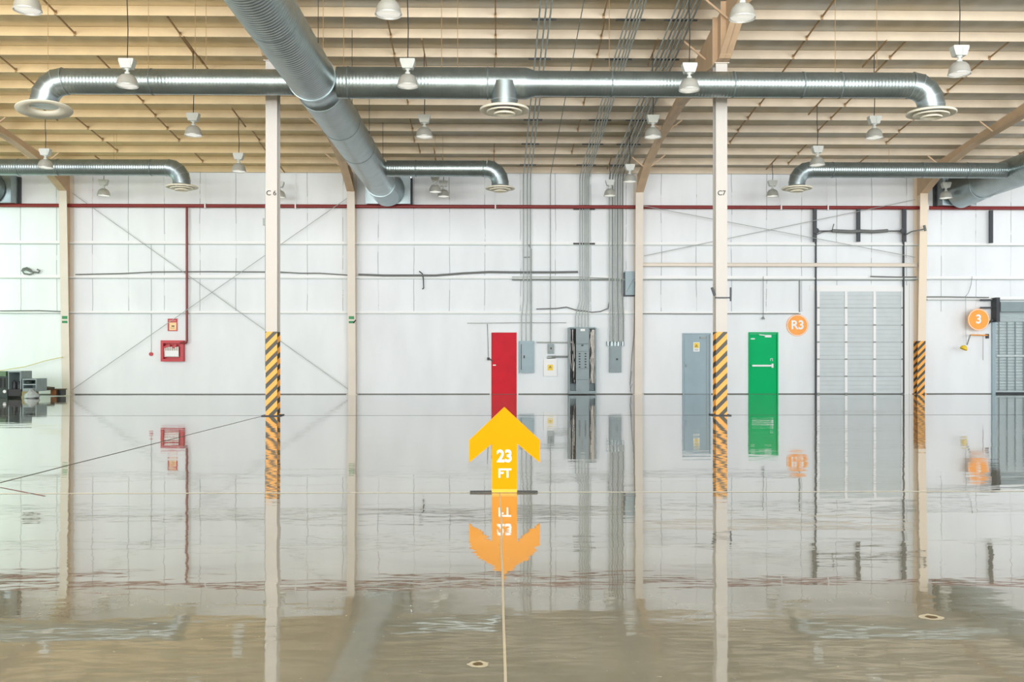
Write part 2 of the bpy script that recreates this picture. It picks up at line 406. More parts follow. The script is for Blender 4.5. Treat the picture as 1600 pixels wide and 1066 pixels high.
for i, (xw, xc) in enumerate(zip(FX, FXc)):
    t = thing('wall_frame', (xw, WY-0.3, 0), frame_lbl[i], 'steel frame', 'rigid frames along the far wall')
    dx = (xc-xw)/(32.6-20.9)
    fx = lambda Y, xw=xw, dx=dx: xw+(32.6-min(Y, 32.6))*dx if abs(dx) > 1e-4 else xw
    hw = 0.13; d0, d1 = 0.32, 0.57; zc = 6.85
    c = MB()
    c.prism([(xw-hw, WY-d0, 0.02), (xw-hw, WY-d1, zc), (xw-hw, WY-d1+0.02, zc), (xw-hw, WY-d0+0.02, 0.02)], (2*hw, 0, 0))
    c.box((xw-hw, WY-0.035, 0.02), (xw+hw, WY-0.015, 7.55))
    c.cur = 1
    c.prism([(xw-0.006, WY-0.035, 0.02), (xw-0.006, WY-d0+0.02, 0.02), (xw-0.006, WY-d1+0.02, zc), (xw-0.006, WY-0.035, zc)], (0.012, 0, 0))
    c.cur = 0
    c.box((xw-hw-.05, WY-d0-.05, 0.001), (xw+hw+.05, WY-0.03, 0.02))
    base = M['hazard2'] if i == 3 else M['cream']
    web = M['hazard2'] if i == 3 else M['rafter']
    o = c.build('column', [base, web], t, origin=(xw, WY-0.3, 0))
    # rafter
    r = MB(); r.cur = 1
    pts = [(fx(Y), Y, z) for Y, z in BOT]
    top = [(fx(Y), Y, zb(Y)-0.012) for Y, z in BOT]
    for a in range(len(BOT)-1):
        q = [Vector(pts[a]), Vector(pts[a+1]), Vector(top[a+1]), Vector(top[a])]
        r.prism([v-Vector((0.006, 0, 0)) for v in q], (0.012, 0, 0))
    r.prism([(xw-.006, 32.38, 6.85), (xw-.006, 32.93, 6.85), (xw-.006, 32.93, 7.55), (xw-.006, 32.38, 7.6)], (0.012, 0, 0))
    r.cur = 0
    for a in range(len(BOT)-1):
        p, q = Vector(pts[a]), Vector(pts[a+1]); h = Vector((hw, 0, 0)); u = Vector((0, 0, 0.02))
        r.add([p-h, p+h, q+h, q-h, p-h+u, p+h+u, q+h+u, q-h+u], [(0, 1, 2, 3), (4, 5, 6, 7), (0, 1, 5, 4), (1, 2, 6, 5), (2, 3, 7, 6), (3, 0, 4, 7)])
    # stiffeners
    for Y in (21.25, 20.5):
        r.box((fx(Y)-hw+.01, Y-.008, zbot(Y)), (fx(Y)+hw-.01, Y+.008, zb(Y)-.02))
    r.build('rafter', [M['rafter'], M['rafter']], t)
    if i == 0:
        pass
    for k in (2, 5, 8, 10, 12, 14):
        Y = WY-1.05*k-0.03; zf = zbot(Y)+0.02; 
        h = min(zb(Y)-zf, 0.46)
        for sg in (-1, 1):
            xs = 0.12 if h == zb(Y)-zf else 0.006
            fb = MB().bar((fx(Y)+sg*xs, Y, zb(Y)-h), (fx(Y)+sg*(xs+.08+h), Y, zb(Y)-0.01), 0.04, 0.04)
            fb.build('fly_brace', M['rafter'], t)
    if i in (0, 1):
        s = MB().box((xw-0.09, WY-d0-0.155, 2.42), (xw+0.09, WY-d0-0.15+0.03, 2.50)).box((xw-0.09, WY-d0-0.155, 2.55), (xw+0.09, WY-d0-0.15+.03, 2.63))
        # small green sticker bands on the flange, flush with the taper
        yy = WY-d0-(d1-d0)*2.5/6.85
        s = MB().box((xw-0.09, yy-0.006, 2.42), (xw+0.09, yy+0.012, 2.50)).box((xw-0.09, yy-0.009, 2.56), (xw+0.09, yy+.012, 2.66))
        s.build('sticker', M['sleeve'], t)

for nm, px, lb in (('6', 424, 'freestanding cream steel column marked C 6 with a hazard striped foot'),
                   ('7', 1127.5, 'freestanding cream steel column marked C 7 with a hazard striped foot')):
    xc = X(px, 20.9); t = thing('steel_column', (xc, 21.05, 0), lb, 'column', 'freestanding columns')
    hw = 0.125; y0, y1 = 20.9, 21.2
    c = MB()
    c.box((xc-hw, y0, 0.02), (xc+hw, y0+.018, 7.70)); c.box((xc-hw, y1-.018, 0.02), (xc+hw, y1, 7.70))
    c.box((xc-.006, y0+.018, .02), (xc+.006, y1-.018, 7.7))
    c.build('shaft', M['hazard'], t, origin=(xc, 21.05, 0))
    MB().box((xc-.2, 20.82, 0.002), (xc+.2, 21.28, 0.02)).build('base_plate', M['darksteel'], t)
    MB().box((xc-.16, 20.85, 7.695), (xc+.16, 21.25, 7.712)).build('cap_plate', M['cream'], t)
    text('lettering', 'C '+nm if nm == '6' else 'C7', 0.15, (xc, y0-.004, Z(302, px, y0)), M['black'], t, bold=0.0015)
    # conduit run up the left flank, with clamp
    if nm == '7':
        b = MB().box((xc-.15, y0-.02, 2.56), (xc+.2, y0-.003, 2.59)).bar((xc+.19, y0-.03, 2.5), (xc+.19, y0-.03, 2.8), .03).bar((xc-.16, y0-.03, 2.62), (xc-.22, y0-.03, 2.8), .05)
        b.build('strap_clamp', M['darksteel'], t)
    else:
        b = MB().tube([(xc-.15, y0+.1, 1.0), (xc-.15, y0+.1, 4.6)], .012, 6).box((xc-.2, y0+.06, 4.15), (xc-.12, y0+.14, 4.3))
        b.build('conduit_run', M['darkconduit'], t)

# ------------------------------------------------------------------ purlins with bridging braces
brX = []
for a, c in ((FX[0]-9.75, FX[0]), (FX[0], -4.92), (-4.92, 4.92), (4.92, FX[3]), (FX[3], FX[3]+9.7)):
    for q in (.25, .5, .75): brX.append(a+(c-a)*q)
brX = [x for x in brX if -18 < x < 18.5]
brace_me = None
for k in range(0, 20):
    Y = WY-0.02-1.05*k-(0.06 if k == 0 else 0); z = zb(Y)
    t = thing('roof_purlin', (0, Y, z), '%s pale tan steel roof purlin counted out from the far wall' % ORD[k], 'roof purlin', 'purlins under the roof sheet')
    b = MB()
    pr = [(Y-.045, z), (Y+.0, z), (Y+.008, z+.006), (Y+.008, z+.218), (Y+.06, z+.215), (Y+.06, z+.223), (Y-.008, z+.226), (Y-.008, z+.010), (Y-.038, z+.010), (Y-.038, z+.025), (Y-.045, z+.025)]
    if k == 0: pr = [(y_-.0 if y_ < Y+.01 else Y+.01, z_) for y_, z_ in pr]
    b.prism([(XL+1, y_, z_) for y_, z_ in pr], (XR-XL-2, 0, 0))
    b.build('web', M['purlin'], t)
    if 1 <= k <= 17:
        for j, x in enumerate(brX):
            if random.random() < .3: continue
            xx = x+random.uniform(-.05, .05)
            Yn = Y-1.05
            if brace_me is None:
                m_ = MB().bar((0, -0.01, 0.06), (0, -0.97, 0.06+.109*.97), .03, .03).bar((0, -0.03, 0.11), (0, -.03, 0.0), .05, .02)
                o = m_.build('bridging_brace', M['brown'], t); brace_me = o.data
                o.location = (xx, -0.012, 0)
            else:
                o = bpy.data.objects.new('bridging_brace', brace_me); col.objects.link(o); o.parent = t; o.location = (xx, -0.012, 0)

# ------------------------------------------------------------------ girts and beam on the far wall
GY = WY-0.012
for lb, z, (p0, p1), h in (('uppermost thin white wall girt just above the drooping cables', Z(380, 774, GY), (-60, 1660), .10),
                    ('middle white wall girt with grey cable laid along it', Z(433, 774, GY), (-60, 1660), .10),
                    ('lowest wall girt capping the smooth lower wall, left of the green door', Z(488, 774, GY), (-60, 1250), .07),
                    ('short white girt above the grey roller door at the right', Z(466, 1500, GY), (1447, 1660), .10)):
    mb = MB(); x0, x1 = X(p0, GY), X(p1, GY)
    pr = [(GY-.10, z-h/2), (GY, z-h/2), (GY, z+h/2), (GY-.01, z+h/2), (GY-.01, z-h/2+.012), (GY-.09, z-h/2+.012), (GY-.09, z-h/2+.03), (GY-.10, z-h/2+.03)]
    mb.prism([(x0, y, zz) for y, zz in pr], (x1-x0, 0, 0))
    tag(mb.build('wall_girt', M['white']), lb, 'wall girt', 'girts on the far wall')
    # shadow line under each girt, made as a grey strip
    tp = MB().box((x0, GY-.095, z-h/2-.028), (x1, GY+.004, z-h/2-.002)); o = tp.build('girt_shadow_strip', M['conduit'])
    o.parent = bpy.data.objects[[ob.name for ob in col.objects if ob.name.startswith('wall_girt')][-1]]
bx0, bx1 = X(1004, WY-.2), X(1433, WY-.2)
zz = Z(414, 1220, WY-.2)
mb = MB().box((bx0, WY-.28, zz-.06), (bx1, WY-.12, zz-.05)).box((bx0, WY-.28, zz+.05), (bx1, WY-.12, zz+.06)).box((bx0, WY-.21, zz-.05), (bx1, WY-.19, zz+.05))
tag(mb.build('cross_beam', M['cream']), 'cream steel beam running between two wall frames above the white sectional door', 'beam')

# panel-boarded opening outline left of the sectional door
mb = MB(); z1 = Z(438, 1330, WY); z2 = Z(488, 1200, WY)
mb.box((X(1249, WY), WY-.05, z1-.02), (X(1430, WY), WY-.005, z1+.02)).box((X(1249, WY)-.02, WY-.05, z2), (X(1249, WY)+.02, WY-.005, z1-.02))
struct(mb.build('trim_1', M['darkconduit']))

# diagonal rods
def rod(a, b, lb, y=WY-.25, r=.011, y2=None):
    p, q = P(a[0], a[1], y), P(b[0], b[1], y2 or y)
    tag(MB().tube([p, q], r, 6).build('bracing_rod', M['conduit']), lb, 'bracing rod', 'wall bracing rods')
rod((113, 302), (545, 609), 'thin steel bracing rod falling left to right behind column C6', WY-.20)
rod((113, 609), (545, 308), 'thin steel bracing rod rising left to right behind column C6', WY-.26)
rod((1006, 400), (1430, 312), 'thin steel bracing rod rising to the right beside column C7', WY-.32)
rod((1006, 322), (1430, 402), 'thin steel bracing rod falling to the right beside column C7', WY-.38)

# ------------------------------------------------------------------ ducts
def ring(mb, c, ax, r, w=.03, t=.012):
    c = Vector(c); ax = Vector(ax).normalized(); mb.tube([c-ax*w/2, c+ax*w/2], r+t, 32, True)
def elbow(mb, c, sgn, r, R0, n=4):
    "elbow from horizontal (+X*sgn pointing in) turning down; c = point where the horizontal centreline ends"
    pts = []
    for i in range(n+1):
        q = math.pi/2*i/n
        pts.append(Vector(c)+Vector((sgn*R0*math.sin(q), 0, -R0*(1-math.cos(q)))))
    return pts
def diffuser(parent, c, r, open_=False, tilt=0.0):
    c = Vector(c); mt = Matrix.Rotation(tilt, 3, 'Y')@Matrix.Rotation(R(-6) if open_ else 0, 3, 'X')
    d = MB().lathe(c, [(r*.50, .0), (r*.58, .0), (r*.96, -.035), (r, -.05), (r, -.085), (r*.96, -.09), (r*.80, -.05), (r*.54, -.02), (r*.5, -.02), (r*.5, 0)] if not open_ else
                   [(r*.5, .03), (r, -.035), (r, -.055), (r*.56, -.03), (r*.5, 0), (r*.5, .03)], 40, tilt=mt)
    o = d.build('diffuser', M['diff'], parent)
    if not open_:
        for (a, z0) in ((.72, -.085), (.44, -.135)):
            q = MB().lathe(c, [(r*a*.45, z0+.05), (r*a*.95, z0+.0), (r*a, z0-.008), (r*a, z0-.036), (r*a*.94, z0-.036), (r*a*.42, z0+.035), (r*a*.45, z0+.05)], 32)
            if a == .42: q.lathe(c, [(0.001, z0-.02), (r*.19, z0-.03), (r*.19, z0-.02), (0.001, z0+.02)], 24)
            p = q.build('diffuser_cone', M['diff'], o)
    MB().lathe(c, [(0.001, .06), (r*.49, .06), (r*.49, .05), (0.001, .05)], 24).build('throat', M['darkvoid'], parent)
    return o
def wires(parent, Y, z, pxs):
    for px in pxs:
        x = X(px, Y)
        MB().tube([(x, Y, z), (x, Y, zb(Y)-.01)], .006, 6).build('hanger_rod', M['brown'], parent)

ZD = EYE+5.70; NY = 20.0; FY = 29.07
XM = P(495, 135, 20.2).x
# main trunk
def trunk(x, y0, label, boxhw=.72, box_dx=0.0, near=True):
    t = thing('main_duct', (x, 25, ZD), label, 'air duct', 'main trunk ducts')
    if near:
        MB().tube([(x, y0, ZD), (x, NY-.38, ZD)], .48, 48).build('near_section', M['ducty'], t)
        MB().tube([(x, NY-.40, ZD), (x, NY-.37, ZD), (x, NY-.30, ZD), (x, NY+.42, ZD), (x, NY+.50, ZD)], [.495, .495, .43, .43, .47], 48).build('junction_collar', M['elbow'], t)
        MB().tube([(x, NY+.50, ZD), (x, 31.3, ZD)], .475, 48).build('far_section', M['ducty'], t)
        for y in (7, 10, 13, 16, 23.2, 26):
            m = MB(); ring(m, (x, y, ZD), (0, 1, 0), .48, .025, .005); m.build('seam_band', M['darkzinc'], t)
    else:
        MB().tube([(x, y0, ZD), (x, 31.3, ZD)], .475, 48).build('far_section', M['ducty'], t)
    m = MB(); ring(m, (x, 31.3, ZD), (0, 1, 0), .475, .09, .03); m.build('flange_ring', M['elbow'], t)
    MB().tube([(x, 31.3, ZD), (x+box_dx*.35, 31.75, ZD-.04), (x+box_dx, 32.31, ZD-.08)], [.48, .52, .57], 48).build('end_section', M['elbow'], t)
    bz0, bz1 = Z(318, 774, 32.4), Z(274, 774, 32.4)
    b = MB().box((x+box_dx-boxhw, 32.33, bz0), (x+box_dx+boxhw, WY-.13, bz1))
    for sx in (-1, 1): b.box((x+box_dx+sx*boxhw, 32.30, bz0-.02), (x+box_dx+sx*(boxhw+.03), 32.36, bz1))
    b.box((x+box_dx-boxhw, 32.30, bz0-.03), (x+box_dx+boxhw, 32.36, bz0))
    b.build('plenum_box', M['elbow'], t)
    MB().box((x+box_dx-boxhw-.06, WY-.13, bz0-.04), (x+box_dx+boxhw+.06, WY-.002, bz1-.02)).build('wall_collar', M['darksteel'], t)
    wires(t, 24, ZD+.4, [])
    for y in (8.5, 14, 17.8, 22, 25, 28):
        if y > y0:
            for sg in (-1, 1): MB().tube([(x+sg*.47, y, ZD+.1), (x+sg*.47, y, zb(y)-.01)], .007, 6).build('hanger_rod', M['darksteel'], t)
    return t
trunk(XM, 3.0, 'large galvanised trunk duct running overhead from upper left to the far wall', .72, .14)
X2 = 16.05; X3 = -16.95
trunk(X2, 24.0, 'large galvanised trunk duct cut off by the right edge of the frame', .55, -.3, near=False)
trunk(X3, 24.0, 'large galvanised trunk duct in shade at the left edge above the equipment', .72, .05, near=False)

def branch(label, Y, x0, x1, r, z=ZD, dpx=None, dr=.5, open_=False, mid=None, wpx=(), drop=None, tilt=0.0, seams=()):
    "horizontal duct from x0 (at the trunk) to the elbow that ends in the diffuser at x = x1"
    sg = 1 if x1 > x0 else -1; R0 = r+.17
    t = thing('branch_duct', (x0, Y, z), label, 'air duct', 'branch ducts with round diffusers')
    xe = x1-sg*R0
    m = MB()
    if mid:
        xm, rb = mid
        m.tube([(x0, Y, z), (xm-.02, Y, z)], rb, 36); m.build('duct_run', M['ductx'], t)
        MB().tube([(xm-.02, Y, z), (xm+.02, Y, z), (xm+.22, Y, z), (xm+.26, Y, z)], [rb, rb, r, r], 36).build('reducer', M['elbow'], t)
        MB().tube([(xm+.26, Y, z), (xe, Y, z)], r, 36).build('duct_run', M['ductx'], t)
    else:
        m.tube([(x0, Y, z), (xe, Y, z)], r, 36); m.build('duct_run', M['ductx'], t)
    for px in seams:
        s = MB(); ring(s, (X(px, Y), Y, z), (1, 0, 0), (mid[1] if mid and X(px, Y) < mid[0] else r), .025, .008)
        s.build('seam_band', M['darkzinc'], t)
    e = MB(); pts = elbow(e, (xe, Y, z), sg, r+.01, R0)
    zd = z-R0-.06 if drop is None else drop
    pts.append(Vector((x1, Y, zd+.02)))
    for i in range(len(pts)-1):
        pass
    e.tube(pts, r+.015, 32, smooth=True)
    for p_, q_ in zip(pts, pts[1:]): pass
    e.build('elbow', M['elbow'], t)
    g = MB(); 
    for i in range(0, len(pts)-1):
        a = pts[i]; d = (pts[min(i+1, len(pts)-1)]-pts[max(i-1, 0)]); ring(g, a, d, r+.015, .015, .006)
    g.build('gore_seam', M['zinc'], t)
    diffuser(t, (x1, Y, zd), dr, open_, tilt)
    wires(t, Y, z+r*.95, wpx)
    return t
nd = Z(166, 774, NY)
branch('left end of the near spiral duct with an open cream ring diffuser', NY, XM-.465, X(69, NY), .262, dr=.55, open_=True, drop=Z(168, 68, NY), tilt=R(-4), wpx=(75, 232, 305, 322), seams=(238,))
t = branch('near spiral duct run right of the trunk with two round diffusers', NY, XM+.465, X(1455, NY), .262, dr=.50, mid=(X(820, NY), .325), drop=Z(172, 1455, NY), wpx=(505, 537, 690, 715, 952, 1305, 1370), seams=(545, 762, 955, 1145, 1253, 1312))
xm = X(788, NY)
MB().tube([(xm, NY-.12, ZD-.02), (xm, NY-.12, Z(169, 788, NY))], .27, 32).build('take_off', M['elbow'], t)
m = MB(); ring(m, (xm, NY-.12, Z(160, 788, NY)), (0, 0, 1), .27, .02, .01); m.build('gore_seam', M['zinc'], t)
diffuser(t, (xm, NY-.12, Z(169, 788, NY)), .51)
branch('short far spiral duct leaving the trunk, ending in a cream diffuser left of centre', FY, XM+.465, X(781.5, FY), .245, dr=.45, drop=Z(291, 782, FY), wpx=(680, 692), seams=(650, 755))
branch('far spiral duct at the left edge ending in a cream diffuser before column C6', FY, X3+.465, X(284, FY), .245, dr=.47, drop=Z(289, 284, FY), wpx=(178, 182), seams=(30, 92, 237))
branch('far spiral duct at the right with its diffuser above the white sectional door', FY, X2-.465, X(1245, FY), .235, dr=.46, drop=Z(291, 1245, FY), wpx=(1389,), seams=(1300, 1440, 1510))

# ------------------------------------------------------------------ high bay lamps
def make_lamp(x, Y, label, bar=True, cord_off=0.0):
    z = 6.58
    t = thing('high_bay_lamp', (x, Y, z), label, 'lamp', 'high bay lamps')
    prof = [(.205, 0), (.212, .012), (.205, .03), (.196, .05), (.19, .10), (.165, .165), (.12, .215), (.06, .24), (.035, .245), (.034, .25), (.035, .24), (.06, .232), (.115, .208), (.158, .16), (.182, .10), (.19, .045), (.2, .012), (.205, 0)]
    MB().lathe((x, Y, z), prof, 28).build('reflector_shade', M['shade'], t)
    MB().lathe((x, Y, z), [(.001, .02), (.185, .02), (.185, .03), (.001, .032)], 24).build('lens', M['lens'], t)
    MB().lathe((x, Y, z), [(.001, .24), (.05, .24), (.05, .28), (.028, .29), (.028, .32), (.055, .33), (.055, .35), (.001, .35)], 16).build('neck', M['ballast'], t)
    b = MB().prism([(x-.10, Y-.09, z+.345), (x+.10, Y-.09, z+.345), (x+.145, Y-.09, z+.48), (x+.145, Y-.09, z+.53), (x-.145, Y-.09, z+.53), (x-.145, Y-.09, z+.48)], (0, .18, 0))
    b.box((x+.02, Y-.10, z+.36), (x+.09, Y-.09, z+.5)); b.build('ballast_box', M['ballast'], t)
    ztop = zb(Y)-.02
    pts = [(x, Y, z+.52), (x+.012, Y, z+.52+(ztop-z-.52)*.3), (x-.006, Y, z+.52+(ztop-z-.52)*.6), (x, Y, ztop)]
    MB().tube(pts, .010, 6).build('cord', M['black'], t)
    if bar:
        Y2 = min(Y+.75, 32.88)
        MB().bar((x, Y-.75, zb(Y-.75)-.022), (x, Y2, zb(Y2)-.022), .025, .04).build('hanger_bar', M['brown'], t)
    return t
lamps = [(43, 22, 'pale high bay lamp in the upper left corner, cut by the top edge'),
 (199, 138, 'high bay lamp hanging before the left part of the near spiral duct'),
 (302, 214, 'high bay lamp left of column C6, just below the near duct'),
 (373, 270, 'high bay lamp close to the left side of column C6 at eave height'),
 (71, 265, 'high bay lamp hanging before the far duct at the left'),
 (162, 308, 'small high bay lamp against the wall under the far left duct'),
 (437, 310, 'small high bay lamp mostly hidden behind column C6'),
 (607, 25, 'high bay lamp cut by the top edge, right of the trunk duct'),
 (637, 136, 'high bay lamp before the near duct between trunk and middle diffuser'),
 (663, 215, 'high bay lamp below the near duct, above the short far duct'),
 (680, 303, 'left one of two overlapping small lamps under the short far duct'),
 (693, 308, 'right one of two overlapping small lamps under the short far duct'),
 (1077, 140, 'high bay lamp before the near duct left of column C7'),
 (1160, 27, 'high bay lamp cut by the top edge above column C7'),
 (1020, 214, 'high bay lamp beside the sloping rafter left of column C7'),
 (984, 284, 'high bay lamp at eave height by the knee of the wall frame'),
 (953, 306, 'small high bay lamp before the grouped wall conduits'),
 (1499, 113, 'high bay lamp on a kinked cord at the upper right'),
 (1366, 214, 'high bay lamp under the right end of the near duct'),
 (1277, 257, 'high bay lamp before the elbow of the far right duct'),
 (1207, 306, 'small high bay lamp left of the far right diffuser'),
 (1478, 308, 'small high bay lamp beside the plenum of the right trunk duct')]
for px, py, lb in lamps:
    s = (558-py)/5.3; Y = F/s
    if 'left one of two' in lb: Y -= .25
    make_lamp(X(px, Y), Y, lb)

# ------------------------------------------------------------------ sprinkler main and drop
PY = WY-.20
zp = Z(323, 774, PY)
t = thing('sprinkler_pipe', (0, PY, zp), 'long red sprinkler pipe crossing the whole far wall below the eave', 'pipe')
MB().tube([(X(-60, PY), PY, zp), (X(1660, PY), PY, zp)], .062, 12).build('pipe_run', M['redpipe'], t)
for px in (321, 462, 548, 774, 1002, 1220, 1293, 1449):
    x = X(px, PY); MB().box((x-.02, PY-.075, zp-.09), (x+.02, PY+.07, zp+.085)).tube([(x, PY, zp+.06), (x, PY, zb(PY)-.02)], .008, 6).build('pipe_hanger', M['white'], t)
xv = X(292, PY); zc0 = Z(536, 292, PY)
tag(MB().tube([(xv, PY, zp-.06), (xv, PY, zc0+.07), (xv-.02, PY, zc0+.02), (xv-.07, PY, zc0), (xv-.22, PY, zc0)], .042, 10).build('hose_supply_pipe', M['redpipe']), 'red drop pipe feeding the fire hose cabinet', 'pipe')

# hose cabinet
def wbox(mb, x0, y0, x1, y1, d, d0=0.003):
    a = P(x0, y0, WY-d); b_ = P(x1, y1, WY-d); mb.box((a.x, WY-d, b_.z), (b_.x, WY-d0, a.z)); return mb
c0 = P(268, 548, WY)
t = thing('fire_hose_cabinet', (c0.x, WY, Z(565, 268, WY)), 'red wall cabinet with a folded white fire hose behind its glass', 'fire hose cabinet')
mb = MB(); wbox(mb, 251, 532, 286, 536.5, .22); wbox(mb, 251, 561, 286, 565, .22); wbox(mb, 251, 536.5, 255, 561, .22); wbox(mb, 281.5, 536.5, 286, 561, .22); wbox(mb, 254, 536, 283, 562, .03)
mb.build('cabinet_body', M['firered'], t)
mb = MB()
for i in range(7):
    x = X(257.5+i*3.4, WY-.12); mb.tube([(x, WY-.12, Z(542, 268, WY)), (x+.015, WY-.12, Z(558, 268, WY))], .035, 8)
mb.build('folded_hose', M['hose'], t)
mb = MB().bar(P(256, 543, WY-.16), P(266, 539.5, WY-.16), .06).bar(P(270, 544, WY-.16), P(276, 538.5, WY-.16), .05)
mb.build('nozzle', M['firered'], t)
mb = MB(); a = P(258, 548, WY-.18); b_ = P(279, 557, WY-.18); mb.box((a.x, WY-.185, b_.z), (b_.x, WY-.175, a.z)); mb.build('hose_rack_plate', M['white'], t)
# small sign
t = thing('fire_sign', (X(269, WY), WY, Z(517, 269, WY)), 'small red bordered fire notice above the hose cabinet', 'sign')
mb = MB(); wbox(mb, 262, 498, 277, 517.5, .03); mb.build('backing', M['firered'], t)
mb = MB(); wbox(mb, 264.5, 504, 275.5, 516, .036, .028); mb.build('notice', mat('notice_peach', rgb(250, 214, 160), .5), t)
mb = MB(); wbox(mb, 268, 508.8, 272.5, 510.6, .040, .035); wbox(mb, 266, 512.5, 273, 513.1, .040, .035); mb.build('pictogram', M['black'], t)
mb = MB(); wbox(mb, 264, 500.5, 275, 502.3, .036, .028); mb.build('heading_bar', mat('notice_pink', rgb(232, 130, 130), .5), t)
cc = P(236.5, 553.5, WY)
t = thing('fire_call_point', (cc.x, WY, cc.z), 'tiny round red call point left of the hose cabinet', 'alarm')
MB().tube([(cc.x, WY, cc.z), (cc.x, WY-.05, cc.z)], .065, 16).build('button', M['firered'], t)
MB().tube([(cc.x, WY-.012, cc.z+.06), (cc.x, WY-.012, Z(378, 238, WY))], .009, 6).build('feed_conduit', M['conduit'], t)

# ------------------------------------------------------------------ conduits on wall and under roof
def conduit(px_top, px_bot, ybot, lb, X0=None, r=.022, roofrun=True, m='conduit', grp='conduits rising to the roof', near=12.0, py_top=300):
    Yw = WY-.16
    xt = X(px_top, Yw); xb = X(px_bot, Yw)
    pts = [(xb, Yw, Z(ybot, px_bot, Yw))]
    if px_bot != px_top: pts += [(xb, Yw, Z(495, px_bot, Yw)), (xt, Yw, Z(470, px_top, Yw))]
    if roofrun:
        Yr = Yw-.1
        pts += [(xt, Yw, zb(Yw)-.25), (xt, Yr-.05, zb(Yr)-.10), (xt, near, zb(near)-.08)]
    else: pts += [(xt, Yw, Z(py_top, px_top, Yw))]
    tag(MB().tube(pts, r, 8).build('conduit', M[m]), lb, 'conduit', grp)
for i, (pt, pb, yb) in enumerate(((818, 815, 533), (824, 822, 533), (829, 829, 533))):
    conduit(pt, pb, yb, '%s conduit from the left in the bundle feeding the left grey panel' % ORD[i], r=.02)
conduit(860, 860, 537, 'lone thin conduit rising from the small switch box right of the red door', r=.012, m='darkconduit')
for i, (pt, pb) in enumerate(((906, 899), (910, 904), (914, 909), (917, 914), (920, 919))):
    conduit(pt, pb, 513, '%s conduit from the left in the bundle above the switchboard' % ORD[i], r=.018 if i != 4 else .022)
for i, (pt, pb) in enumerate(((952, 953), (957, 957.5), (961, 961.5), (965, 966), (969, 970), (973, 974))):
    conduit(pt, pb, 534, '%s conduit from the left in the bundle above the right grey panel' % ORD[i], r=.022, m='darkconduit' if i % 2 else 'conduit')
# strut bars that carry the bundles
for (pa, pb), nm in (((811, 836), 'left'), ((897, 927), 'middle'), ((946, 980), 'right')):
    x0, x1 = X(pa, WY-.16), X(pb, WY-.16)
    for j, k in enumerate((1, 3, 5, 7, 9, 11)):
        Y = WY-1.05*k-.02; z = zb(Y)-.035
        tag(MB().box((x0, Y-.02, z), (x1, Y+.02, z+.03)).build('strut_bar', M['black'] if nm == 'middle' else M['darksteel']),
            '%s dark strut bar from the wall under the %s ceiling conduit bundle' % (ORD[j], nm), 'bracket', 'strut bars under conduits')
for py, pa, pb, lb in ((380.5, 896, 930, 'dark strut bar clamping the middle conduits on the upper girt'), (326, 896, 930, 'dark strut bar clamping the middle conduits under the red pipe')):
    tag(MB().box((X(pa, WY-.2), WY-.14, Z(py, 910, WY-.2)-.03), (X(pb, WY-.2), WY-.115, Z(py, 910, WY-.2)+.03)).build('strut_bar', M['black']), lb, 'bracket', 'strut bars under conduits')
def wcable(name, pts, lb, r=.02, m='cable', d=.15, cat='cable', grp=None):
    tag(MB().tube([P(a, b_, WY-d) for a, b_ in pts], r, 8).build(name, M[m]), lb, cat, grp)
wcable('wall_cable', [(118, 429), (190, 427.5), (240, 425), (330, 424.5), (412, 425), (450, 426)], 'grey cable along the middle girt behind column C6, left run', .018)
wcable('wall_cable', [(436, 425), (470, 427), (500, 427), (545, 430)], 'grey cable along the middle girt from column C6 to the next frame', .018)
wcable('wall_cable', [(560, 429), (600, 430.5), (680, 430.5), (725, 427), (765, 425), (800, 425.5), (865, 425.5), (903, 425)], 'dark drooping cable bundle from wall frame to the switchboard conduits', .034, 'cable')
wcable('wall_conduit', [(800, 437), (870, 437), (955, 437), (990, 437.5)], 'horizontal conduit along the middle girt above the switchboard', .028, 'darkconduit', cat='conduit')
wcable('wall_conduit', [(800, 433), (905, 433), (975, 436)], 'thin second conduit just above the one over the switchboard', .014, 'conduit', cat='conduit')
wcable('wall_cable', [(838, 483), (870, 482), (885, 480), (898, 484), (925, 488), (938, 487), (950, 482), (952, 470), (952, 370)], 'sagging grey cable looping between the two right conduit bundles', .018, 'cable')
wcable('wall_cable', [(826, 382), (830, 390), (830, 533)], 'thin dark conduit dropping to the left grey panel beside its bundle', .016, 'darkconduit', cat='conduit')
wcable('wall_cable', [(818, 402), (829, 402)], 'short bracket bar between the left conduits', .014, 'darkconduit')
wcable('wall_cable', [(1448, 464), (1480, 464), (1545, 465)], 'dark conduit on the girt left of the grey roller door', .02, 'darkconduit', cat='conduit')
wcable('wall_cable', [(1002, 537), (987, 580), (984, 612)][1:] + [(988, 600)], 'loose thin grey cable end by the foot of the frame at the switchboard', .008, 'cable')
wcable('wall_cable', [(992, 440), (991, 520), (987, 560), (984.5, 600), (986, 614)], 'thin dark cable hanging down the frame beside the right grey panel', .01, 'cable')
wcable('wall_cable', [(1004, 490), (1060, 490.5), (1117, 490.5)], 'dark conduit under the lowest girt left of column C7', .014, 'darkconduit', cat='conduit')
wcable('wall_cable', [(1136, 490), (1180, 490), (1248, 490)], 'dark conduit under the lowest girt above the green door', .014, 'darkconduit', cat='conduit')
wcable('wall_cable', [(1004, 437), (1080, 437), (1165, 438), (1248, 438)], 'thin conduit on the middle girt right of the switchboard frame', .012, 'darkconduit', cat='conduit')
wcable('wall_cable', [(1360, 432), (1400, 433), (1432, 433)], 'dark cable end on the girt by the frame at the white sectional door', .02, 'cable')
wcable('wall_cable', [(1192.5, 432), (1192.5, 497)], 'thin drop cable hanging above the green door', .009, 'cable')
wcable('wall_cable', [(730, 505), (755, 505), (800, 504.5), (885, 504.5)], 'very thin conduit running above the red door', .007, 'cable')
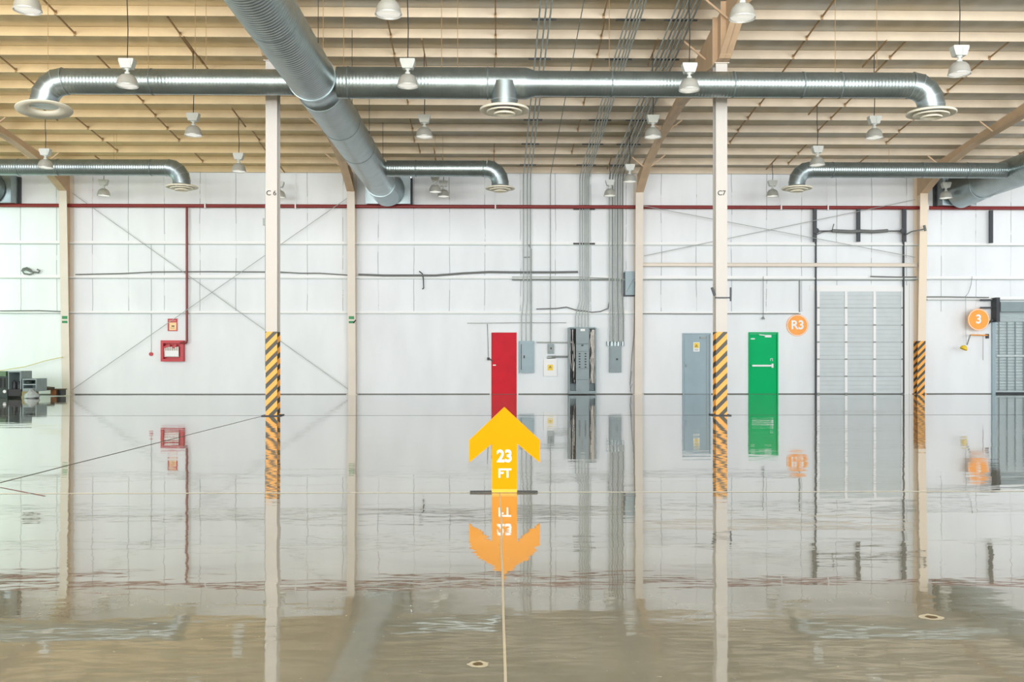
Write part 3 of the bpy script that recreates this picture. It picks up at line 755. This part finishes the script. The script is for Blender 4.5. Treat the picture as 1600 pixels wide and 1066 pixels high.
wcable('wall_cable', [(838, 535), (893, 535.5)], 'horizontal conduit from the left grey panel to the switchboard', .02, 'conduit', cat='conduit')
wcable('wall_cable', [(862, 557.5), (888, 557.5)], 'horizontal conduit from the white warning box to the switchboard', .03, 'darkconduit', cat='conduit')
wcable('wall_cable', [(0, 486), (60, 485.5), (97, 487)], 'dark cable along the lowest girt at the left edge', .018, 'cable')
wcable('wall_cable', [(34, 424), (36, 420), (42, 418.5), (48, 422), (52, 427), (46, 429), (38, 428), (35, 424), (40, 421), (50, 425), (60, 426), (62, 423), (58, 421)], 'coil of dark cable hung on the girt at the upper left', .03, 'cable')
wcable('wall_cable', [(655, 424), (660, 428), (661.5, 436), (662, 450), (660, 452)], 'short looped cable hook on the middle girt left of the red door', .02, 'darksteel')
wcable('barrier_rope', [(-10, 581), (40, 573), (70, 564), (98, 558)], 'faint yellow barrier rope sagging from the left wall frame', .012, 'rope', d=.5, cat='rope')
wcable('wall_conduit', [(549+7, 500), (545+7, 505)], 'short grey cable stub on the frame behind column C6', .02, 'black', d=.5)

# ------------------------------------------------------------------ electrical boxes
def wthing(name, px, pyb, lb, cat): return thing(name, (X(px, WY), WY, Z(pyb, px, WY)), lb, cat)
t = wthing('electrical_panel', 823, 583, 'blue grey breaker panel just right of the red door', 'electrical panel')
mb = MB(); wbox(mb, 811.5, 533, 834.5, 583, .16); mb.build('enclosure', M['panelblue'], t)
mb = MB(); wbox(mb, 814.5, 538, 832.5, 578, .175, .16); mb.build('door', M['panelblue'], t)
mb = MB(); wbox(mb, 818, 555.5, 820, 560, .195, .175); mb.build('latch', M['darksteel'], t)
mb = MB(); wbox(mb, 814, 538, 815, 578, .185, .17); mb.build('hinge', M['darksteel'], t)
t = wthing('switch_box', 861, 553, 'small grey switch box above the white warning box', 'switch box')
mb = MB(); wbox(mb, 856, 537.5, 865.5, 553, .12); mb.build('enclosure', M['panelgrey'], t)
mb = MB(); wbox(mb, 858, 541, 863.5, 550, .13, .12); mb.build('cover', M['darkconduit'], t)
mb = MB(); wbox(mb, 860, 543, 862, 546, .15, .13); mb.build('toggle', M['black'], t)
t = wthing('junction_box', 861, 561, 'grey conduit fitting on top of the white warning box', 'junction box')
mb = MB().tube([P(855, 558.5, WY-.08), P(868, 558, WY-.08)], .05, 12); mb.build('body', M['conduit'], t)
t = wthing('warning_box', 860, 588, 'white square electrical box with a yellow warning label', 'electrical box')
mb = MB(); wbox(mb, 849.5, 561, 870, 588, .10); mb.build('enclosure', M['white'], t)
mb = MB(); wbox(mb, 852.5, 563, 867.5, 586, .115, .10); mb.build('cover', M['white'], t)
mb = MB(); wbox(mb, 855.5, 570, 864, 579, .119, .114); mb.build('label', M['yellow'], t)
def tri(parent, px, py, s, d, bolt=True):
    c = P(px, py, WY-d); mb = MB().prism([(c.x-s, WY-d, c.z-s*.8), (c.x+s, WY-d, c.z-s*.8), (c.x, WY-d, c.z+s)], (0, .003, 0)); mb.cur = 1
    mb.prism([(c.x-s*.62, WY-d-.003, c.z-s*.58), (c.x+s*.62, WY-d-.003, c.z-s*.58), (c.x, WY-d-.003, c.z+s*.6)], (0, .003, 0)); mb.cur = 0
    mb.box((c.x-.008, WY-d-.006, c.z-s*.35), (c.x+.008, WY-d-.003, c.z+s*.25))
    mb.build('warning_triangle', [M['black'], M['yellow']], parent)
tri(t, 859.8, 573.5, .05, .122)
# switchboard
t = wthing('switchboard', 910, 616, 'tall open grey switchboard standing on the floor with exposed wiring', 'switchboard')
mb = MB(); wbox(mb, 888.5, 512, 890.5, 615.5, .42); wbox(mb, 930, 512, 932, 615.5, .42); wbox(mb, 890.6, 511.3, 929.9, 513.5, .415); wbox(mb, 890.6, 611, 929.9, 615.4, .415); wbox(mb, 890.7, 513.6, 929.8, 610.9, .03, .004)
mb.build('cabinet_frame', M['panelgrey'], t)
mb = MB(); wbox(mb, 900, 513.5, 920.5, 537, .40, .36); mb.build('top_cover', M['panelgrey'], t)
mb = MB(); wbox(mb, 900, 537.5, 920.5, 549, .40, .36); mb.build('main_breaker_cover', M['panelgrey'], t)
mb = MB(); wbox(mb, 900, 549.5, 920.5, 576, .40, .36); mb.build('breaker_cover', M['panelgrey'], t)
mb = MB(); wbox(mb, 900, 576.5, 920.5, 593, .40, .36); wbox(mb, 900, 593.5, 920.5, 611, .40, .36); mb.build('lower_cover', M['panelgrey'], t)
mb = MB(); wbox(mb, 907, 514, 914, 517.5, .405, .40); mb.build('name_plate', M['white'], t)
mb = MB(); wbox(mb, 908.5, 538.5, 911.5, 541, .43, .40); mb.build('main_switch', M['black'], t)
for r_ in range(6):
    for c_ in (904.3, 913.6):
        mb = MB(); wbox(mb, c_, 551.8+4.2*r_, c_+2.6, 553.7+4.2*r_, .42, .40); mb.build('breaker_toggle', M['black'], t)
random.seed(3)
for side, (a, b_) in (('l', (891.5, 899)), ('r', (921.5, 929.5))):
    for j in range(9):
        x = a+(b_-a)*(j+.5)/9; pts = []
        y = 515.0
        while y < 610:
            pts.append(P(x+random.uniform(-1.2, 1.2), y, WY-.2-random.uniform(0, .12))); y += 12
        dark = (side == 'l' and j % 3 != 0) or (side == 'r' and j in (1,))
        MB().tube(pts, .022 if dark else .015, 6).build('wire', M['black'] if dark else M['hose'], t)
mb = MB(); wbox(mb, 891.5, 515, 897, 536, .26, .2); wbox(mb, 923, 515, 928, 560, .26, .2); mb.build('insulation_wrap', M['hose'], t)
# right panel
t = wthing('electrical_panel', 962, 582, 'narrow grey breaker panel with silver conduit hubs right of the switchboard', 'electrical panel')
mb = MB(); wbox(mb, 952.5, 536, 971, 582, .16); mb.build('enclosure', M['panelgrey'], t)
mb = MB(); wbox(mb, 955, 544, 969, 579, .175, .16); mb.build('door', M['panelgrey'], t)
mb = MB(); wbox(mb, 963, 560, 965.5, 563, .2, .175); mb.build('latch', M['black'], t)
for px in (950, 956, 961, 966, 973):
    c = P(px, 538, WY-.12); MB().tube([(c.x, c.y, c.z+.1), (c.x, c.y, c.z-.06)], .045, 10).build('conduit_hub', M['zinc'], t)
t = wthing('disconnect_box', 984, 462, 'blue grey box high on the wall beside the frame above the right panel', 'electrical box')
mb = MB(); wbox(mb, 977, 424, 991.5, 461, .2); mb.build('enclosure', M['panelblue'], t)
mb = MB(); wbox(mb, 974, 426, 977, 460, .16); wbox(mb, 975, 460.5, 993, 463, .16); mb.build('bracket', M['darksteel'], t)
mb = MB().bar(P(979, 456, WY-.205), P(990, 436, WY-.205), .012); mb.build('drain_wire', M['cable'], t)
t = wthing('cable_drop_lamp', 1192, 500, 'small grey bell fitting hanging above the green door', 'alarm')
c = P(1192.5, 499, WY-.12); MB().lathe(c, [(.06, 0), (.05, .04), (.02, .09), (.001, .1)], 14).build('bell', M['conduit'], t)

# ------------------------------------------------------------------ doors
def door(n, x0, x1, ytop, m, frame_m, fw=1.2, extra=None):
    a, b_ = X(x0, WY), X(x1, WY); zt_ = Z(ytop, (x0+x1)/2, WY); f = .05
    mb = MB().box((a-f, WY-.06, .0), (a, WY-.002, zt_+f)).box((b_, WY-.06, 0), (b_+f, WY-.002, zt_+f)).box((a, WY-.06, zt_), (b_, WY-.002, zt_+f))
    fr = mb.build('door_%d' % n, frame_m); struct(fr)
    o = MB().box((a+.01, WY-.035, .01), (b_-.01, WY-.004, zt_-.01)).build('door_leaf', m, fr)
    return fr, a, b_, zt_
fr, a, b_, zz = door(1, 767.5, 807.5, 519.5, M['red'], M['white']); 
tag(fr, 'plain red steel door left of the grey panels', 'door')
MB().box((a+.06, WY-.07, .98), (a+.16, WY-.035, 1.02)).build('door_handle', M['white'], fr)
MB().bar(P(763, 558.5, WY-.1), P(763, 563, WY-.1), .08).bar(P(764, 560, WY-.1), P(770, 565, WY-.1), .035).tube([P(763, 558, WY-.03), P(761.5, 506, WY-.03)], .008, 6).build('lock_box', M['black'], fr)
fr, a, b_, zz = door(2, 1068.5, 1108, 523, M['greydoor'], M['greydoor'])
tag(fr, 'grey steel door with a small yellow and white notice', 'door')
mb = MB(); mb.box((b_-.10, WY-.05, .02), (b_-.085, WY-.034, zz-.05)).box((a+.55, WY-.08, zz-.14), (a+.75, WY-.035, zz-.08)); mb.build('door_closer', M['darkconduit'], fr)
nb = MB(); wbox(nb, 1083.5, 535, 1093, 549.5, .040, .034); nb.build('notice', M['white'], fr)
nb = MB(); wbox(nb, 1084.3, 536, 1092.2, 544, .044, .039); nb.build('notice_panel', M['yellow'], fr)
tri(fr, 1088.2, 540.5, .055, .048)
nb = MB(); wbox(nb, 1085, 545.5, 1091.5, 546.1, .044, .039); wbox(nb, 1085, 547, 1091, 547.6, .044, .039); nb.build('notice_text_line', M['cable'], fr)
MB().box((a+.05, WY-.075, .93), (a+.09, WY-.035, 1.03)).build('door_handle', M['darkconduit'], fr)
fr, a, b_, zz = door(3, 1171.5, 1213, 521.5, M['green'], M['green'])
tag(fr, 'bright green emergency exit door with a white push bar', 'door')
yb = Z(571.5, 1190, WY)
MB().box((a+.05, WY-.12, yb-.03), (a+.78, WY-.08, yb+.03)).box((a+.72, WY-.14, yb-.07), (a+.78, WY-.034, yb+.07)).box((a+.05, WY-.10, yb-.03), (a+.09, WY-.034, yb+.03)).build('push_bar', M['white'], fr)
MB().tube([(a+.70, WY-.05, yb+.17), (a+.70, WY-.07, yb+.24), (a+.76, WY-.07, yb+.24), (a+.77, WY-.07, yb+.16)], .015, 6).build('door_handle', M['white'], fr)
MB().box((a+.50, WY-.10, zz-.13), (a+.72, WY-.034, zz-.05)).bar((a+.5, WY-.09, zz-.06), (a+.3, WY-.09, zz-.04), .03).build('door_closer', M['white'], fr)
MB().box((a+.02, WY-.06, zz-.2), (a+.16, WY-.034, zz-.16)).build('sticker', M['white'], fr)

# white sectional door
a, b_ = X(1276, WY), X(1410, WY); zt_ = Z(455, 1343, WY)
root = struct(MB().box((a-.25, WY-.03, zt_+.0), (b_+.22, WY-.002, Z(446, 1343, WY)+.0)).box((b_+.23, WY-.028, 0), (b_+.42, WY-.002, zt_+.3)).box((b_+.05, WY-.028, 0), (b_+.22, WY-.002, zt_-.002)).build('door_4', M['white']))
tag(root, 'tall white sectional overhead door between the green door and the striped frame', 'overhead door')
M['sect'] = mat('section_white', rgb(198, 207, 209), .5, var=.04)
M['slat'] = mat('slat_grey', rgb(196, 208, 210), .45, var=.08, scale=3, stretch=(.3, 1, 3))
H = zt_-.02; n = 6
for i in range(n):
    z0 = .02+H/n*i; z1 = .02+H/n*(i+1)-.006
    mb = MB(); k = 4
    mb.box((a, WY-.06, z0), (b_, WY-.035, z1))
    for q in range(1, k):
        zc = z0+(z1-z0)*q/k; mb.prism([(a, WY-.06, zc-.018), (a, WY-.068, zc-.008), (a, WY-.068, zc+.008), (a, WY-.06, zc+.018)], (b_-a, 0, 0))
    sec = mb.build('door_section', M['sect'], root)
    st = MB()
    for px in (1277.2, 1320.5, 1365, 1408.6):
        x = X(px, WY); st.box((x-.045, WY-.095, z0+.01), (x+.045, WY-.06, z1-.01))
    st.build('stile', M['white'], sec)
    hg = MB()
    for px in (1277.2, 1320.5, 1365, 1408.6):
        x = X(px, WY); hg.box((x-.04, WY-.11, z0-.02), (x+.04, WY-.095, z0+.03))
    hg.box((a, WY-.075, z0-.004), (b_, WY-.06, z0+.008))
    hg.build('hinge', M['darkconduit'], sec)
MB().box((a-.05, WY-.10, Z(456, 1343, WY)), (b_+.05, WY-.06, Z(449, 1343, WY))).build('head_rail', M['white'], root)
for px in (1274.5, 1411.5):
    x = X(px, WY-.1); MB().box((x-.016, WY-.16, .01), (x+.016, WY-.06, Z(330, px, WY))).build('door_track', M['darksteel'], root)
for px, w_ in ((1273, .055), (1341, .055), (1412.5, .055)):
    x = X(px, WY-.2); MB().box((x-w_, WY-.26, Z(379, px, WY)), (x+w_, WY-.16, Z(327, px, WY-.2))).build('hanging_post', M['darksteel'], root)
ys = Z(361, 1343, WY-.3)
MB().tube([P(1272, 361, WY-.3), P(1415, 361, WY-.3)], .018, 8).build('torsion_shaft', M['darksteel'], root)
MB().tube([P(1300, 360.5, WY-.3), P(1330, 362, WY-.3), P(1345, 361, WY-.3), P(1365, 362, WY-.3), P(1387, 360.5, WY-.3)], .055, 12).build('torsion_spring', M['cable'], root)
MB().tube([P(1276, 367, WY-.28), P(1284, 363, WY-.28), P(1300, 360, WY-.28), P(1303, 350, WY-.28)], .018, 6).tube([P(1415, 367, WY-.28), P(1424, 362, WY-.75), P(1445, 358, WY-.75)], .022, 6).bar(P(1444, 352, WY-.75), P(1446, 361, WY-.75), .06).build('cable_arm', M['cable'], root)
for px in (1275, 1411.5):
    MB().tube([(X(px, WY-.3), WY-.27, ys), (X(px, WY-.3), WY-.33, ys)], .10, 14).build('cable_drum', M['darksteel'], root)

# grey roller door at the right edge
a, b_ = X(1554, WY), X(1690, WY); zt_ = Z(488, 1600, WY)
root = struct(MB().box((a-.12, WY-.08, 0), (a, WY-.002, zt_+.05)).box((b_, WY-.08, 0), (b_+.12, WY-.002, zt_+.05)).build('door_5', M['panelblue']))
tag(root, 'grey slatted roller door with a wire grille at the right edge', 'roller door')
mb = MB(); nsl = 46; H = zt_-.03
for i in range(nsl):
    z0 = .05+H/nsl*i; h = H/nsl
    mb.prism([(a, WY-.02, z0), (a, WY-.035, z0+h*.15), (a, WY-.045, z0+h*.5), (a, WY-.035, z0+h*.85), (a, WY-.02, z0+h), (a, WY-.01, z0+h), (a, WY-.01, z0)], (b_-a, 0, 0))
mb.build('slat_curtain', M['slat'], root)
gr = MB(); M['grille'] = mat('grille_dark', rgb(120, 136, 140), .5)
for i in range(9):
    x = a+.12+i*.285; gr.box((x-.014, WY-.075, .12), (x+.014, WY-.06, Z(503, 1580, WY)))
zgt = Z(503, 1580, WY)
for i in range(24):
    z0 = .15+i*(zgt-.15)/23; gr.box((a+.03, WY-.08, z0-.006), (b_, WY-.075, z0+.006))
gr.build('wire_grille', M['grille'], root)
MB().box((a+.02, WY-.085, Z(556, 1580, WY)-.03), (b_, WY-.06, Z(556, 1580, WY)+.03)).build('grille_rail', M['slat'], root)
MB().box((a, WY-.10, .01), (b_, WY-.01, .06)).build('bottom_bar', M['darksteel'], root)
MB().box((a-.02, WY-.45, zt_), (b_+.05, WY-.01, Z(473, 1600, WY))).build('curtain_hood', M['panelgrey'], root)
MB().box((a-.14, WY-.40, zt_-.35), (a-.02, WY-.03, Z(466, 1550, WY))).bar(P(1532, 469, WY-.2), P(1549, 469, WY-.2), .06).bar(P(1532, 481, WY-.2), P(1549, 481, WY-.2), .06).bar(P(1551, 500, WY-.2), P(1541, 508, WY-.2), .05).build('drive_bracket', M['darksteel'], root)
x = X(1548, WY-.2); tag(MB().box((x-.055, WY-.26, Z(381, 1548, WY)), (x+.055, WY-.16, Z(329, 1548, WY-.2))).build('hanging_post', M['darksteel']), 'dark vertical steel post above the grey roller door', 'post')

# ------------------------------------------------------------------ signs
def round_sign(px, py, rad, body, lb, Y=WY-.03, size=.42):
    c = P(px, py, Y); t = thing('round_sign', (c.x, Y+.03, c.z), lb, 'sign')
    MB().tube([(c.x, Y+.028, c.z), (c.x, Y, c.z)], rad, 48).build('disc', M['orange'], t)
    n = 48; vs = []; 
    for rr in (rad*.955, rad*.905):
        for j in range(n): vs.append((c.x+rr*math.cos(2*math.pi*j/n), Y-.004, c.z+rr*math.sin(2*math.pi*j/n)))
    mb = MB().add(vs, [(j, (j+1) % n, n+(j+1) % n, n+j) for j in range(n)]); mb.build('ring', M['white'], t)
    text('lettering', body, size, (c.x, Y-.006, c.z), M['white'], t, bold=.012)
round_sign(1246, 508.5, .375, 'R3', 'round orange sign reading R3 between the green and white doors')
round_sign(1529, 499.5, .375, '3', 'round orange sign reading 3 beside the grey roller door', Y=WY-.45)
# dock light arm
t = thing('dock_light', (X(1545, WY), WY, Z(528, 1545, WY)), 'yellow lamp on a folding arm left of the grey roller door', 'dock light')
MB().tube([P(1543, 524, WY-.06), P(1516, 523.5, WY-.5)], .022, 8).build('upper_arm', M['orange'], t)
MB().tube([P(1516, 523.5, WY-.5), P(1511, 539, WY-.55)], .022, 8).build('lower_arm', M['darkconduit'], t)
MB().lathe(P(1506.5, 543, WY-.55), [(.12, -.07), (.13, -.05), (.09, .03), (.03, .07), (.001, .075)], 20, tilt=Matrix.Rotation(R(25), 3, 'Y')).build('lamp_head', M['yellow'], t)
MB().box((P(1541, 524, WY-.06).x, WY-.08, Z(529, 1543, WY)), (P(1545, 524, WY-.06).x, WY-.002, Z(522, 1543, WY))).build('wall_bracket', M['darksteel'], t)
wcable('wall_cable', [(1509, 466), (1509, 520), (1510, 538)], 'thin cable dropping to the yellow dock light', .008, 'panelblue')
wcable('wall_cable', [(1536, 525), (1536, 545), (1536, 563)], 'short dark cable hanging left of the grey roller door', .008, 'cable')
wcable('wall_cable', [(1519, 432), (1517, 446), (1513, 458), (1508, 464)], 'thin curved cable on the wall above the round 3 sign', .008, 'cable')

# ------------------------------------------------------------------ 23 FT arrow stand
AY = 9.06; t = thing('arrow_sign', (X(788, AY), AY, 0), 'yellow upright arrow shaped sign reading 23 FT standing on the floor', 'sign')
def A(px, py): p = P(px, py, AY); return Vector((p.x, AY-.012, p.z))
out = [A(788, 636), A(843.5, 688), A(843.5, 723), A(808, 693.5), A(808, 764), A(768.5, 764), A(768.5, 693.5), A(733, 723), A(733, 688)]
MB().prism(out, (0, .024, 0)).build('arrow_panel', M['gold'], t)
p0 = A(808, 763.8); p1 = A(768.5, 763.8)
MB().box((p1.x, AY-.012, .004), (p0.x, AY+.012, p0.z)).build('panel_foot', M['goldlow'], t)
MB().bar((p1.x, AY, .012), (P(735, 768, 9.2).x, AY-.0, .010), .035, .012).build('base_bar', M['black'], t)
MB().bar((p0.x, AY, .012), (P(839, 767, 9.2).x, AY, .010), .035, .012).build('base_bar', M['black'], t)
text('lettering', '23', .158, (X(788.3, AY), AY-.0155, Z(713.5, 788, AY)), M['white'], t, bold=.005, sx=.93)
text('lettering', 'FT', .118, (X(788.3, AY), AY-.0155, Z(740, 788, AY)), M['white'], t, bold=.003)

# ------------------------------------------------------------------ goods at the far left
GYY = 30.2
def gbox(mb, x0, y0, x1, y1, depth, Y=GYY):
    a = P(x0, y0, Y); b2 = P(x1, y1, Y); z0 = max(.003, b2.z); mb.box((a.x, Y, z0), (b2.x, Y+depth, a.z)); return mb
M['machine'] = mat('machine_dark', rgb(44, 60, 54), .5, var=.3, scale=6)
M['machgreen'] = mat('machine_green', rgb(98, 130, 96), .5, var=.2, scale=5)
M['cabgrey'] = mat('cabinet_grey', rgb(140, 156, 156), .5, var=.1, scale=5)
M['plastic'] = mat('plastic_wrap', rgb(176, 184, 184), .3, var=.08, scale=6, bump=.5, bscale=6)
t = thing('machine', (X(2, GYY), GYY, 0), 'dark green machine at the left edge beside the grey cabinet', 'machine')
mb = MB(); gbox(mb, -24, 588, 11.5, 622, .9); mb.build('body', M['machine'], t)
mb = MB(); gbox(mb, -22, 580.5, 9, 588, .7); mb.build('hood', M['machgreen'], t)
mb = MB()
for i in range(5): gbox(mb, -20+6*i, 591, -17+6*i, 606, .03, GYY-.03)
mb.build('vent_slat', M['black'], t)
mb = MB().tube([P(7, 612, GYY-.02), P(7, 612, GYY+.0)], .05, 12); mb.build('gauge', M['white'], t)
t = thing('grey_cabinet', (X(23, GYY), GYY, 0), 'open grey metal cabinet on a black base, right of the dark machine', 'cabinet')
Yc = GYY+.02
mb = MB(); gbox(mb, 12.5, 580, 33, 582, .7, Yc); gbox(mb, 12.5, 582, 14, 608.5, .7, Yc); gbox(mb, 31.5, 582, 33, 608.5, .7, Yc); a = P(14, 582, Yc); b2 = P(31.5, 608, Yc); mb.box((a.x, Yc+.64, b2.z), (b2.x, Yc+.7, a.z)); mb.build('shell', M['cabgrey'], t)
mb = MB(); gbox(mb, 12.5, 608.5, 33, 619, .7, Yc); mb.build('base', M['black'], t)
for px, top in ((22.5, 594), (30, 596)):
    p = P(px, 608.4, GYY+.2); h = Z(top, px, GYY+.2)-p.z
    o = MB().lathe(p, [(.001, 0), (.055, 0), (.06, .02), (.06, h*.75), (.03, h*.88), (.025, h), (.001, h)], 16).build('gas_canister', M['darksteel'])
    tag(o, 'dark canister in the grey cabinet, the %s one' % ('left' if px < 25 else 'right'), 'canister', 'canisters in the grey cabinet')
t = thing('storage_crate', (X(46, GYY), GYY, 0), 'pale grey crate stacked right of the grey cabinet', 'crate')
mb = MB(); gbox(mb, 35, 592, 57, 594, .7); gbox(mb, 35, 594, 36.5, 611.8, .7); gbox(mb, 55.5, 594, 57, 611.8, .7); gbox(mb, 36.5, 600, 55.5, 602, .65); gbox(mb, 36.5, 607, 55.5, 611.8, .7); a = P(36, 594, GYY); b2 = P(56, 611, GYY); mb.box((a.x, GYY+.6, b2.z), (b2.x, GYY+.7, a.z))
mb.build('frame', M['cabgrey'], t)
mb = MB(); p = P(45, 611, GYY+.25); mb.lathe((p.x, p.y, Z(600, 45, GYY)), [(.001, 0), (.12, 0), (.15, .04), (.12, .1), (.001, .12)], 16); mb.build('coiled_hose', M['machine'], t)
mb = MB(); gbox(mb, 34, 612, 48.5, 621.9, .5, GYY-.02); tag(mb.build('carton', M['carton']), 'brown carton on the floor under the pale grey crate', 'box')
# wrapped heap
p = P(57, 622, GYY+.2)
mb = MB().lathe((p.x+.02, p.y-.35, .003), [(.001, 0), (.20, 0), (.22, .05), (.18, .12), (.10, .19), (.04, .27), (.001, .29)], 18)
mb.v = [(x+random.uniform(-.03, .03), y+random.uniform(-.03, .03), max(.002, z+random.uniform(-.03, .03))) for x, y, z in mb.v]
tag(mb.build('plastic_bag', M['plastic']), 'whitish plastic bag slumped between crate and wooden pallet', 'bag')
t = thing('wooden_pallet', (X(84, 31.5), 31.5, 0), 'brown wooden pallet stood by the foot of the left wall frame', 'pallet')
mb = MB(); gbox(mb, 79, 609, 88, 618.2, .4, 31.5); mb.build('block', M['wood'], t)
mb = MB(); gbox(mb, 89.5, 609.5, 91, 618.2, .4, 31.5); gbox(mb, 92.5, 609.5, 94.5, 618.2, .4, 31.5); mb.build('runner', M['black'], t)
mb = MB(); gbox(mb, 78.5, 608, 96, 609.2, .42, 31.48); mb.build('deck_board', M['wooddark'], t)
mb = MB().bar(P(62, 606, 31.3), P(80, 607.6, 31.3), .5, .09); mb.build('loose_plank', M['wooddark'], t)
